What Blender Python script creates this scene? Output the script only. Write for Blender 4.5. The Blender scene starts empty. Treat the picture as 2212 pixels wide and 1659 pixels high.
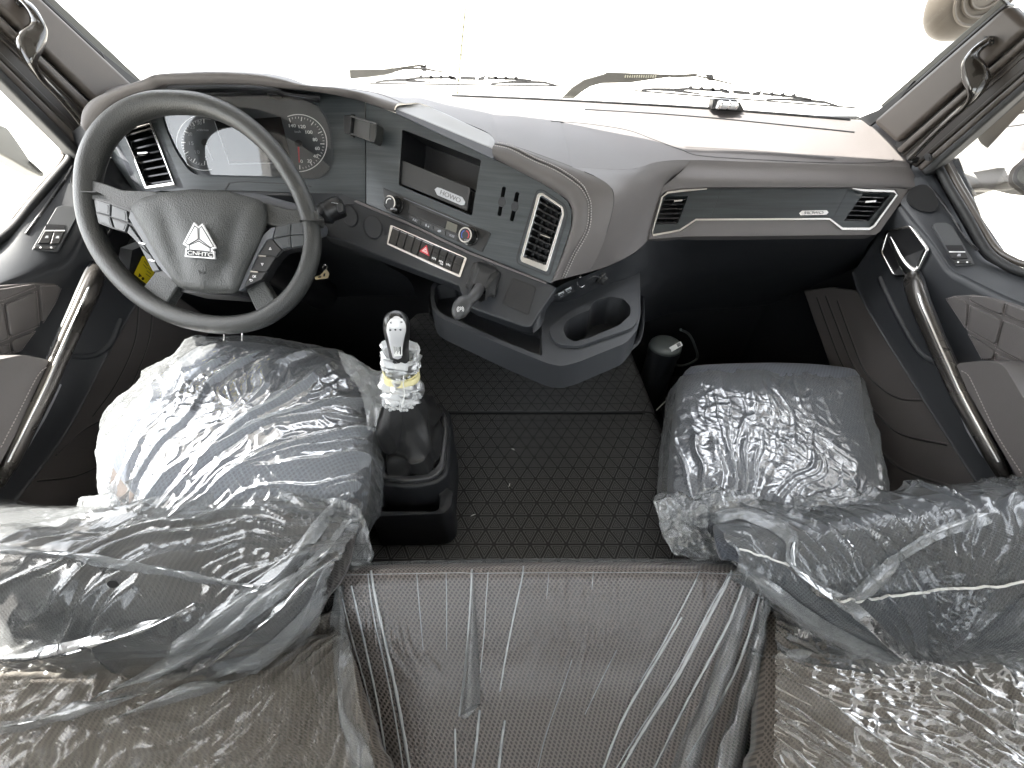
import bpy, bmesh, math, random
from mathutils import Vector, Matrix, noise
R = math.radians
scene = bpy.context.scene
COL = scene.collection
random.seed(4)

# ------------------------------------------------------------------ camera, sky, sun, exposure
PITCH = R(40.5); FPX = 830.0; CX, CY = 1106.0, 829.5      # traced coordinates are 2212 x 1659
FWD = Vector((0, math.cos(PITCH), -math.sin(PITCH)))
UP = Vector((0, math.sin(PITCH), math.cos(PITCH)))
RIGHT = Vector((1, 0, 0))
cam_d = bpy.data.cameras.new('camera'); cam = bpy.data.objects.new('camera', cam_d); COL.objects.link(cam)
cam.location = (0, 0, 0); cam.rotation_euler = (R(90) - PITCH, 0, 0)
cam_d.sensor_width = 36; cam_d.lens = 36 * FPX / 2212; cam_d.clip_start = 0.01; cam_d.clip_end = 5000
scene.camera = cam
SUN = Vector((-0.52, 0.0, 0.85)).normalized()
EL = math.asin(SUN.z); AZ = math.atan2(SUN.x, SUN.y)
w = bpy.data.worlds.new('World'); scene.world = w; w.use_nodes = True
nt = w.node_tree; bg = nt.nodes['Background']
sky = nt.nodes.new('ShaderNodeTexSky'); sky.sky_type = 'NISHITA'; sky.sun_disc = False
sky.sun_elevation = EL; sky.sun_rotation = AZ; sky.air_density = 1.0; sky.dust_density = 2.2; sky.ozone_density = 1.0
hs = nt.nodes.new('ShaderNodeHueSaturation'); hs.inputs['Saturation'].default_value = .2   # hazy, nearly colourless sky
nt.links.new(sky.outputs[0], hs.inputs['Color']); nt.links.new(hs.outputs[0], bg.inputs[0]); bg.inputs[1].default_value = 0.15
sl = bpy.data.lights.new('sun', 'SUN'); sl.energy = 4.0; sl.angle = R(0.5); sl.color = (1, .95, .88)
so = bpy.data.objects.new('sun', sl); COL.objects.link(so)
so.rotation_euler = SUN.to_track_quat('Z', 'Y').to_euler(); so.location = SUN * 20
scene.view_settings.view_transform = 'Standard'; scene.view_settings.look = 'None'
scene.view_settings.gamma = 1; scene.view_settings.exposure = 3.2
try:
    scene.cycles.transparent_max_bounces = 14; scene.cycles.max_bounces = 8
    scene.cycles.diffuse_bounces = 5
    scene.cycles.sample_clamp_indirect = 4
except Exception: pass

# ------------------------------------------------------------------ tracing helpers
def ray(px, py): return FWD + RIGHT * ((px - CX) / FPX) + UP * ((CY - py) / FPX)
class Pl:
    def __init__(s, p, n):
        s.p = Vector(p); s.n = Vector(n).normalized()
        if s.n.dot(-s.p) < 0: s.n = -s.n
    def sh(s, o):
        q = Pl(s.p + s.n * o, s.n); q.n = s.n.copy(); return q
def at(px, py, pl):
    d = ray(px, py); return d * (pl.p.dot(pl.n) / d.dot(pl.n))
def aY(px, py, y): d = ray(px, py); return d * (y / d.y)
def aZ(px, py, z): d = ray(px, py); return d * (z / d.z)
def aX(px, py, x): d = ray(px, py); return d * (x / d.x)
def aD(px, py, t): return ray(px, py) * t
def pl3(a, b, c): return Pl(a, (b - a).cross(c - a))
PX = lambda x: Pl((x, 0, 0), (1, 0, 0))
PY = lambda y: Pl((0, y, 0), (0, 1, 0))
PZ = lambda z: Pl((0, 0, z), (0, 0, 1))

def rnd(pts, r=6, n=4):
    """round the corners of a pixel polygon"""
    out = []; N = len(pts)
    for i in range(N):
        p0, p1, p2 = [Vector(pts[(i + k) % N]).to_2d() for k in (-1, 0, 1)]
        a = (p0 - p1); b = (p2 - p1); la, lb = a.length, b.length
        q = min(r, la * .45, lb * .45)
        if q < .05: out.append(tuple(p1)); continue
        A = p1 + a * (q / la); B = p1 + b * (q / lb)
        for k in range(n + 1):
            t = k / n; out.append(tuple(A * (1 - t) ** 2 + p1 * 2 * t * (1 - t) + B * t * t))
    return out
def ell(cx, cy, rx, ry, n=28, rot=0):
    c, s = math.cos(rot), math.sin(rot)
    return [(cx + rx * math.cos(a) * c - ry * math.sin(a) * s, cy + rx * math.cos(a) * s + ry * math.sin(a) * c)
            for a in [2 * math.pi * k / n for k in range(n)]]
def cr(pts, n=8, closed=False):
    """Catmull-Rom through tuples / vectors"""
    P = [Vector(p) for p in pts]; N = len(P); out = []
    rng = range(N) if closed else range(N - 1)
    for i in rng:
        a = P[(i - 1) % N] if closed or i > 0 else P[0] * 2 - P[1]
        b = P[i]; c = P[(i + 1) % N]
        d = P[(i + 2) % N] if closed or i + 2 < N else P[-1] * 2 - P[-2]
        for k in range(n):
            t = k / n
            out.append(.5 * ((2 * b) + (c - a) * t + (2 * a - 5 * b + 4 * c - d) * t * t + (3 * b - 3 * c + d - a) * t ** 3))
    if not closed: out.append(P[-1])
    return out

# ------------------------------------------------------------------ object helpers
def link(o, parent=None, **kw):
    COL.objects.link(o)
    if parent is not None: o.parent = parent
    for k, v in kw.items(): o[k] = v
    return o
def thing(name, label, cat, group=None):
    o = bpy.data.objects.new(name, None); o.empty_display_size = .05
    link(o); o['label'] = label; o['category'] = cat
    if group: o['group'] = group
    return o
def tag(o, label, cat, group=None):
    o['label'] = label; o['category'] = cat
    if group: o['group'] = group
    return o
def mesh(name, V, F, mat, parent=None, smooth=None, bevel=0, seg=2, uv=None, solid=0, sub=0):
    me = bpy.data.meshes.new(name); me.from_pydata([tuple(v) for v in V], [], F); me.update()
    if mat: me.materials.append(mat)
    if uv:
        l = me.uv_layers.new(name='UVMap')
        for i, lp in enumerate(me.loops): l.data[i].uv = uv[lp.vertex_index]
    o = bpy.data.objects.new(name, me); link(o, parent)
    if smooth is not None:
        me.polygons.foreach_set('use_smooth', [True] * len(me.polygons))
        if smooth < 180: me.set_sharp_from_angle(angle=R(smooth))
    if solid:
        m = o.modifiers.new('s', 'SOLIDIFY'); m.thickness = abs(solid); m.offset = -1 if solid > 0 else 1
    if bevel:
        m = o.modifiers.new('b', 'BEVEL'); m.width = bevel; m.segments = seg; m.limit_method = 'ANGLE'; m.angle_limit = R(35)
        me.polygons.foreach_set('use_smooth', [True] * len(me.polygons)); m.harden_normals = True
    if sub:
        m = o.modifiers.new('u', 'SUBSURF'); m.levels = sub; m.render_levels = sub
    return o
def slab(name, pl, poly, th, mat, parent=None, off=0, bevel=0, holes=(), seg=2, edge_in=0):
    """traced outline on a plane, front face `off` proud of it, `th` thick"""
    q = pl.sh(off); bm = bmesh.new()
    loops = [poly] + list(holes); edges = []
    for lp in loops:
        vs = [bm.verts.new(at(x, y, q)) for x, y in lp]
        for i in range(len(vs)): edges.append(bm.edges.new((vs[i], vs[(i + 1) % len(vs)])))
        if lp is poly and not holes: f = bm.faces.new(vs)
    if holes: bmesh.ops.triangle_fill(bm, use_beauty=True, use_dissolve=False, edges=edges, normal=q.n)
    for f in bm.faces:
        f.normal_update()
        if f.normal.dot(q.n) < 0: f.normal_flip()
    if th:
        g = bmesh.ops.extrude_face_region(bm, geom=list(bm.faces))
        vs = [e for e in g['geom'] if isinstance(e, bmesh.types.BMVert)]
        # the extruded copy becomes the back
        bmesh.ops.translate(bm, verts=vs, vec=-q.n * th)
        bmesh.ops.recalc_face_normals(bm, faces=bm.faces)
    me = bpy.data.meshes.new(name); bm.to_mesh(me); bm.free()
    if mat: me.materials.append(mat)
    o = bpy.data.objects.new(name, me); link(o, parent)
    if bevel:
        m = o.modifiers.new('b', 'BEVEL'); m.width = bevel; m.segments = seg; m.limit_method = 'ANGLE'; m.angle_limit = R(50)
        me.polygons.foreach_set('use_smooth', [True] * len(me.polygons)); m.harden_normals = True
    return o
def recess(name, pl, poly, depth, mat, parent=None, off=0, taper=1.0):
    """an open box sunk behind a plane"""
    q = pl.sh(off); A = [at(x, y, q) for x, y in poly]; c = sum(A, Vector()) / len(A)
    B = [c + (a - c) * taper - q.n * depth for a in A]; n = len(A)
    F = [(i, (i + 1) % n, n + (i + 1) % n, n + i) for i in range(n)] + [tuple(range(n, 2 * n))]
    return mesh(name, A + B, F, mat, parent)
def loft(name, rows, mat, parent=None, n=4, m=4, solid=0, smooth=180, disp=None, uvs=1, closed_v=False):
    """rows: lists of 3D points (same count) -> Catmull-Rom surface"""
    rows = [cr(r, n) if n > 1 else [Vector(p) for p in r] for r in rows]
    cols = list(zip(*rows))
    cols = [cr(c, m) if m > 1 else [Vector(p) for p in c] for c in cols]
    rows = list(zip(*cols)); H = len(rows); W = len(rows[0])
    V = [list(r) for r in rows]; uv = []
    # uv by arc length
    U = [[0] * W for _ in range(H)]; Vv = [[0] * W for _ in range(H)]
    for i in range(H):
        for j in range(W):
            if j: U[i][j] = U[i][j - 1] + (V[i][j] - V[i][j - 1]).length
            if i: Vv[i][j] = Vv[i - 1][j] + (V[i][j] - V[i - 1][j]).length
    if disp:
        N = [[None] * W for _ in range(H)]
        for i in range(H):
            for j in range(W):
                a = V[i][min(j + 1, W - 1)] - V[i][max(j - 1, 0)]; b = V[min(i + 1, H - 1)][j] - V[max(i - 1, 0)][j]
                nn = a.cross(b)
                if nn.length < 1e-12: nn = Vector((0, 0, 1))
                nn.normalize()
                if nn.dot(-V[i][j]) < 0: nn = -nn
                N[i][j] = nn
        V2 = [[V[i][j] + N[i][j] * disp(U[i][j], Vv[i][j], j / (W - 1), i / (H - 1), V[i][j]) for j in range(W)] for i in range(H)]
        V = V2
    F = [(i * W + j, i * W + j + 1, (i + 1) * W + j + 1, (i + 1) * W + j) for i in range(H - 1) for j in range(W - 1)]
    flat = [p for r in V for p in r]; uv = [(U[i][j], Vv[i][j]) for i in range(H) for j in range(W)]
    # orient to the camera
    i0, j0 = H // 2, W // 2; q = F[min(i0, H - 2) * (W - 1) + min(j0, W - 2)]
    nn = (flat[q[1]] - flat[q[0]]).cross(flat[q[3]] - flat[q[0]])
    if nn.dot(-flat[q[0]]) < 0: F = [tuple(reversed(f)) for f in F]
    return mesh(name, flat, F, mat, parent, smooth=smooth, uv=uv, solid=solid)
def tube(name, pts, r, mat, parent=None, seg=10, closed=False, flat=1.0, ref=None, n=0, cap=True):
    """sweep; r scalar or list; flat squeezes along the reference normal"""
    P = [Vector(p) for p in pts]
    rr = list(r) if hasattr(r, '__len__') else [r] * len(P)
    if n:
        rr = [v[0] for v in cr([(a, 0, 0) for a in rr], n, closed)]; P = cr(P, n, closed)
    N = len(P); V = []; F = []
    up = Vector(ref) if ref is not None else Vector((0, -.3, 1)).normalized()
    for i in range(N):
        a = P[(i - 1) % N] if closed or i else P[0]; b = P[(i + 1) % N] if closed or i < N - 1 else P[-1]
        t = (b - a).normalized(); s = t.cross(up)
        if s.length < 1e-4: s = t.cross(Vector((1, 0, 0)))
        s.normalize(); u = s.cross(t)
        for k in range(seg):
            an = 2 * math.pi * k / seg
            V.append(P[i] + s * math.cos(an) * rr[i] + u * math.sin(an) * rr[i] * flat)
    M = N if closed else N - 1
    for i in range(M):
        j = (i + 1) % N
        for k in range(seg):
            l = (k + 1) % seg; F.append((i * seg + k, i * seg + l, j * seg + l, j * seg + k))
    if not closed and cap:
        F.append(tuple(range(seg))[::-1]); F.append(tuple((N - 1) * seg + k for k in range(seg)))
    return mesh(name, V, F, mat, parent, smooth=60)
def lathe(name, base, axis, prof, mat, parent=None, seg=28, smooth=40, sx=1.0, ref=None, fn=None):
    """prof: (radius, height) pairs along axis"""
    ax = Vector(axis).normalized(); b = Vector(base)
    s = ax.cross(Vector(ref) if ref is not None else Vector((0, 1, .2))).normalized(); u = ax.cross(s)
    V = []; F = []
    for r, h in prof:
        for k in range(seg):
            a = 2 * math.pi * k / seg
            q = fn(a, r, h) if fn else r
            V.append(b + ax * h + s * math.cos(a) * q * sx + u * math.sin(a) * q)
    for i in range(len(prof) - 1):
        for k in range(seg):
            l = (k + 1) % seg; F.append((i * seg + k, i * seg + l, (i + 1) * seg + l, (i + 1) * seg + k))
    F.append(tuple(range(seg))[::-1]); F.append(tuple((len(prof) - 1) * seg + k for k in range(seg)))
    return mesh(name, V, F, mat, parent, smooth=smooth)
def ribbon(name, pl, line, wpx, th, mat, parent=None, off=0, bevel=0, closed=False, ends=1.0):
    """strip of given pixel width along a traced line (list), as a slab"""
    P = [Vector(p) for p in line]; N = len(P); L = []; Rr = []
    for i in range(N):
        a = P[(i - 1) % N] if closed or i else P[0]; b = P[(i + 1) % N] if closed or i < N - 1 else P[-1]
        t = (b - a).normalized(); nn = Vector((-t.y, t.x)); ww = (wpx[i] if hasattr(wpx, '__len__') else wpx) * .5
        if closed:
            # mitre
            t1 = (P[i] - P[(i - 1) % N]).normalized(); ww = ww / max(.5, abs(t1.x * t.x + t1.y * t.y))
        L.append(P[i] + nn * ww); Rr.append(P[i] - nn * ww)
    q = pl.sh(off); V = []
    for a, b in zip(L, Rr): V += [at(a.x, a.y, q), at(b.x, b.y, q)]
    n2 = len(V); V += [v - q.n * th for v in V[:n2]]; F = []
    for i in range(N if closed else N - 1):
        a = 2 * i; c = 2 * ((i + 1) % N)
        F += [(a, a + 1, c + 1, c), (n2 + a, n2 + c, n2 + c + 1, n2 + a + 1), (a, c, n2 + c, n2 + a), (a + 1, n2 + a + 1, n2 + c + 1, c + 1)]
    if not closed: F += [(0, n2, n2 + 1, 1), (n2 - 2, n2 - 1, 2 * n2 - 1, 2 * n2 - 2)]
    o = mesh(name, V, F, mat, parent, bevel=bevel)
    bm = bmesh.new(); bm.from_mesh(o.data); bmesh.ops.recalc_face_normals(bm, faces=bm.faces); bm.to_mesh(o.data); bm.free()
    return o
def text(name, s, pl, p0, p1, hpx, mat, parent=None, off=.0008, th=.0004):
    """lettering on a plane: baseline from p0 to p1 (pixels), letter height hpx"""
    q = pl.sh(off); A = at(*p0, q); B = at(*p1, q)
    xd = (B - A).normalized(); yd = q.n.cross(xd).normalized()
    c = bpy.data.curves.new(name, 'FONT'); c.body = s; c.extrude = .02; c.size = 1
    tmp = bpy.data.objects.new(name, c); COL.objects.link(tmp)
    dg = bpy.context.evaluated_depsgraph_get(); me = bpy.data.meshes.new_from_object(tmp.evaluated_get(dg))
    COL.objects.unlink(tmp); bpy.data.objects.remove(tmp)
    xs = [v.co.x for v in me.vertices]; ys = [v.co.y for v in me.vertices]
    x0, x1, y0, y1 = min(xs), max(xs), min(ys), max(ys)
    W = (B - A).length
    mid = ((p0[0] + p1[0]) / 2, (p0[1] + p1[1]) / 2)
    hv = (at(mid[0], mid[1] - hpx / 2, q) - at(mid[0], mid[1] + hpx / 2, q)).length
    for v in me.vertices:
        v.co = A + xd * ((v.co.x - x0) / (x1 - x0) * W) + yd * ((v.co.y - y0) / (y1 - y0) * hv) + q.n * (v.co.z / .02 * th)
    me.materials.clear(); me.materials.append(mat)
    o = bpy.data.objects.new(name, me); link(o, parent); return o

# ------------------------------------------------------------------ materials
MATS = {}
def nodes(name):
    m = bpy.data.materials.new(name); m.use_nodes = True; t = m.node_tree
    for n in list(t.nodes): t.nodes.remove(n)
    out = t.nodes.new('ShaderNodeOutputMaterial'); MATS[name] = m
    return m, t, out
def N(t, kind, **kw):
    n = t.nodes.new('ShaderNode' + kind)
    for k, v in kw.items():
        if k in n.inputs: n.inputs[k].default_value = v
        else: setattr(n, k, v)
    return n
def math_n(t, op, a, b=None, c=None):
    n = t.nodes.new('ShaderNodeMath'); n.operation = op
    for i, v in enumerate((a, b, c)):
        if v is None: continue
        if hasattr(v, 'links') or hasattr(v, 'is_linked'): t.links.new(v, n.inputs[i])
        else: n.inputs[i].default_value = v
    return n.outputs[0]
def mix_c(t, fac, a, b):
    n = t.nodes.new('ShaderNodeMix'); n.data_type = 'RGBA'
    for s, v in ((n.inputs[0], fac), (n.inputs[6], a), (n.inputs[7], b)):
        if hasattr(v, 'is_linked'): t.links.new(v, s)
        else: s.default_value = v if not hasattr(v, '__len__') else (*v, 1) if len(v) == 3 else v
    return n.outputs[2]
def plain(name, col, rough=.5, metal=0, grain=900, bump=.15, var=.12, spec=.5, coat=0, dust=0.0):
    m, t, out = nodes(name); p = N(t, 'BsdfPrincipled'); t.links.new(p.outputs[0], out.inputs[0])
    p.inputs['Roughness'].default_value = rough; p.inputs['Metallic'].default_value = metal
    p.inputs['Specular IOR Level'].default_value = spec; p.inputs['Coat Weight'].default_value = coat
    tc = N(t, 'TexCoord')
    n1 = N(t, 'TexNoise'); n1.inputs['Scale'].default_value = 9; n1.inputs['Detail'].default_value = 5; t.links.new(tc.outputs['Object'], n1.inputs['Vector'])
    lo = tuple(c * (1 - var) for c in col); hi = tuple(min(1, c * (1 + var) + dust) for c in col)
    t.links.new(mix_c(t, n1.outputs[0], lo, hi), p.inputs['Base Color'])
    r = N(t, 'MapRange'); r.inputs[3].default_value = max(0, rough - .06); r.inputs[4].default_value = min(1, rough + .08)
    t.links.new(n1.outputs[0], r.inputs[0]); t.links.new(r.outputs[0], p.inputs['Roughness'])
    if bump:
        n2 = N(t, 'TexVoronoi'); n2.inputs['Scale'].default_value = grain; t.links.new(tc.outputs['Object'], n2.inputs['Vector'])
        b = N(t, 'Bump'); b.inputs['Strength'].default_value = bump; b.inputs['Distance'].default_value = .0006
        t.links.new(n2.outputs[0], b.inputs['Height']); t.links.new(b.outputs[0], p.inputs['Normal'])
    return m
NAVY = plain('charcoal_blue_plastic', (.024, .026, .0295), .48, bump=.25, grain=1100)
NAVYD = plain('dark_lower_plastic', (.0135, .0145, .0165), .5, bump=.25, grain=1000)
GREYP = plain('grey_plastic', (.10, .105, .12), .45, bump=.2)
TAUPE = plain('taupe_leatherette', (.100, .092, .090), .54, bump=.45, grain=650, spec=.32)
TAUPED = plain('taupe_pillar_trim', (.060, .050, .043), .42, bump=.2, grain=900)
BLACK = plain('black_plastic', (.008, .008, .009), .4, bump=.1)
RUBBER = plain('black_rubber', (.012, .012, .012), .6, bump=.2)
GLOSS = plain('piano_black', (.006, .006, .006), .08, bump=0, coat=.6)
WHEEL = plain('grained_wheel_leather', (.027, .028, .027), .45, bump=.8, grain=420)
HUB = plain('grained_airbag_cover', (.030, .032, .031), .52, bump=1.0, grain=380)
CHROME = plain('satin_chrome', (.75, .74, .72), .18, metal=1, bump=0, var=.03)
BRIGHT = plain('bright_chrome', (.9, .9, .9), .08, metal=1, bump=0, var=.02)
SILVER = plain('silver_paint', (.42, .43, .45), .35, metal=.6, bump=0, var=.04)
BRONZE = plain('bronze_metallic_trim', (.10, .093, .086), .26, metal=.75, bump=0)
WHITE = plain('white_print', (.8, .8, .8), .5, bump=0, var=.02)
PALE = plain('pale_grey_print', (.35, .36, .38), .5, bump=0, var=.02)
RED = plain('red_plastic', (.55, .02, .035), .3, bump=0)
BLUE = plain('blue_print', (.03, .09, .4), .4, bump=0)
YELLOW = plain('yellow_sticker', (.75, .6, .02), .45, bump=0, var=.05)
TAPE = plain('yellow_masking_tape', (.72, .66, .36), .5, bump=.3, grain=300)
LEATHB = plain('black_boot_leather', (.019, .019, .019), .56, bump=.5, grain=500)
THREAD = plain('stitching_thread', (.17, .15, .15), .7, bump=0)
THREADL = plain('grey_stitching_thread', (.36, .34, .33), .7, bump=0)
GLASSK = plain('display_glass', (.008, .008, .009), .15, bump=0)
PAPER = plain('white_paper_label', (.72, .72, .70), .6, bump=0, var=.05)
BEIGE = plain('beige_key_tag', (.62, .5, .3), .6, bump=0)
LINER = plain('cab_lining', (.57, .56, .55), .8, bump=.3, grain=300)
TRUCK = plain('truck_paint', (.55, .54, .50), .35, bump=0)
MIRR = plain('brown_mirror_housing', (.034, .026, .017), .6, bump=.2, grain=200, dust=.006)
ARM = plain('dusty_mirror_arm', (.16, .15, .13), .6, bump=.1, dust=.05)

def wood(name='smoked_wood_trim', rot=0.0, base=(.020, .024, .027), hi=(.052, .060, .063)):
    m, t, out = nodes(name); p = N(t, 'BsdfPrincipled'); t.links.new(p.outputs[0], out.inputs[0])
    tc = N(t, 'TexCoord'); mp = N(t, 'Mapping'); mp.inputs['Rotation'].default_value = (0, rot, 0)
    mp.inputs['Scale'].default_value = (3, 3, 90)
    t.links.new(tc.outputs['Object'], mp.inputs[0])
    n1 = N(t, 'TexNoise'); n1.inputs['Scale'].default_value = 1.3; n1.inputs['Detail'].default_value = 9
    n1.inputs['Roughness'].default_value = .65; n1.inputs['Distortion'].default_value = .35; t.links.new(mp.outputs[0], n1.inputs['Vector'])
    mr = N(t, 'MapRange'); mr.inputs[1].default_value = .32; mr.inputs[2].default_value = .68; t.links.new(n1.outputs[0], mr.inputs[0])
    t.links.new(mix_c(t, mr.outputs[0], base, hi), p.inputs['Base Color']); p.inputs['Roughness'].default_value = .38
    b = N(t, 'Bump'); b.inputs['Strength'].default_value = .25; b.inputs['Distance'].default_value = .0006
    t.links.new(n1.outputs[0], b.inputs['Height']); t.links.new(b.outputs[0], p.inputs['Normal'])
    return m
WOOD = wood(rot=R(0)); WOODC = wood('smoked_wood_trim_angled', rot=R(22))
WOODP = wood('dark_wood_trim', base=(.011, .013, .014), hi=(.027, .033, .035))

def floor_mat():
    m, t, out = nodes('triangle_embossed_rubber'); p = N(t, 'BsdfPrincipled'); t.links.new(p.outputs[0], out.inputs[0])
    tc = N(t, 'TexCoord'); sp = N(t, 'SeparateXYZ'); t.links.new(tc.outputs['Object'], sp.inputs[0])
    h = .035; ds = []
    for k in range(3):
        a = R(90 + 120 * k)
        s = math_n(t, 'ADD', math_n(t, 'MULTIPLY', sp.outputs[0], math.cos(a) / h), math_n(t, 'MULTIPLY', sp.outputs[1], math.sin(a) / h))
        f = math_n(t, 'FRACT', math_n(t, 'ADD', s, 100.0))
        ds.append(math_n(t, 'MINIMUM', f, math_n(t, 'SUBTRACT', 1.0, f)))
    d = math_n(t, 'MINIMUM', ds[0], math_n(t, 'MINIMUM', ds[1], ds[2]))
    # bands: line / light / line / light / line / centre
    def band(lo, hi):
        return math_n(t, 'MULTIPLY', math_n(t, 'GREATER_THAN', d, lo), math_n(t, 'LESS_THAN', d, hi))
    g = math_n(t, 'ADD', band(.06, .13), math_n(t, 'ADD', band(.185, .24), band(.275, 1)))
    n = N(t, 'TexNoise'); n.inputs['Scale'].default_value = 260; n.inputs['Detail'].default_value = 3; t.links.new(tc.outputs['Object'], n.inputs['Vector'])
    n2 = N(t, 'TexNoise'); n2.inputs['Scale'].default_value = 5; n2.inputs['Detail'].default_value = 4; t.links.new(tc.outputs['Object'], n2.inputs['Vector'])
    c = mix_c(t, g, (.014, .014, .0142), (.10, .10, .098))
    c2 = mix_c(t, math_n(t, 'MULTIPLY', n2.outputs[0], .14), c, (.06, .058, .055))
    t.links.new(c2, p.inputs['Base Color'])
    mr = N(t, 'MapRange'); mr.inputs[3].default_value = .62; mr.inputs[4].default_value = .8; t.links.new(n2.outputs[0], mr.inputs[0]); t.links.new(mr.outputs[0], p.inputs['Roughness'])
    hgt = math_n(t, 'ADD', g, math_n(t, 'MULTIPLY', n.outputs[0], .5))
    b = N(t, 'Bump'); b.inputs['Strength'].default_value = .6; b.inputs['Distance'].default_value = .0007
    t.links.new(hgt, b.inputs['Height']); t.links.new(b.outputs[0], p.inputs['Normal'])
    return m
MATTRI = floor_mat()

def perforated(name, col, dot, s=.0075, rough=.75):
    m, t, out = nodes(name); p = N(t, 'BsdfPrincipled'); t.links.new(p.outputs[0], out.inputs[0])
    uvn = N(t, 'UVMap'); sp = N(t, 'SeparateXYZ'); t.links.new(uvn.outputs[0], sp.inputs[0])
    def cell(ox, oy):
        sx = s; sy = s * 1.15
        fx = math_n(t, 'SUBTRACT', math_n(t, 'FRACT', math_n(t, 'ADD', math_n(t, 'MULTIPLY', sp.outputs[0], 1 / sx), 50 + ox)), .5)
        fy = math_n(t, 'SUBTRACT', math_n(t, 'FRACT', math_n(t, 'ADD', math_n(t, 'MULTIPLY', sp.outputs[1], 1 / sy), 50 + oy)), .5)
        fx = math_n(t, 'MULTIPLY', fx, .95)
        return math_n(t, 'SQRT', math_n(t, 'ADD', math_n(t, 'MULTIPLY', fx, fx), math_n(t, 'MULTIPLY', fy, fy)))
    d = math_n(t, 'MINIMUM', cell(0, 0), cell(.5, .5))
    mr = N(t, 'MapRange'); mr.inputs[1].default_value = .17; mr.inputs[2].default_value = .3; t.links.new(d, mr.inputs[0])
    n2 = N(t, 'TexNoise'); n2.inputs['Scale'].default_value = 400; t.links.new(uvn.outputs[0], n2.inputs['Vector'])
    c = mix_c(t, mr.outputs[0], dot, col); t.links.new(c, p.inputs['Base Color']); p.inputs['Roughness'].default_value = rough
    h = math_n(t, 'ADD', mr.outputs[0], math_n(t, 'MULTIPLY', n2.outputs[0], .3))
    b = N(t, 'Bump'); b.inputs['Strength'].default_value = .5; b.inputs['Distance'].default_value = .0008
    t.links.new(h, b.inputs['Height']); t.links.new(b.outputs[0], p.inputs['Normal'])
    p.inputs['Sheen Weight'].default_value = .2
    return m
PERF = perforated('perforated_taupe_fabric', (.26, .215, .19), (.065, .052, .045), .0068)
PERFD = perforated('perforated_dark_fabric', (.050, .046, .044), (.018, .016, .015), .0068)
PERFB = perforated('perforated_brown_fabric', (.105, .088, .072), (.04, .033, .027), .0068)
SEATF = perforated('blue_grey_seat_fabric', (.105, .118, .148), (.06, .068, .09), .009)
SEATB = perforated('dark_blue_backrest_fabric', (.050, .058, .072), (.025, .03, .04), .0068)

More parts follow.
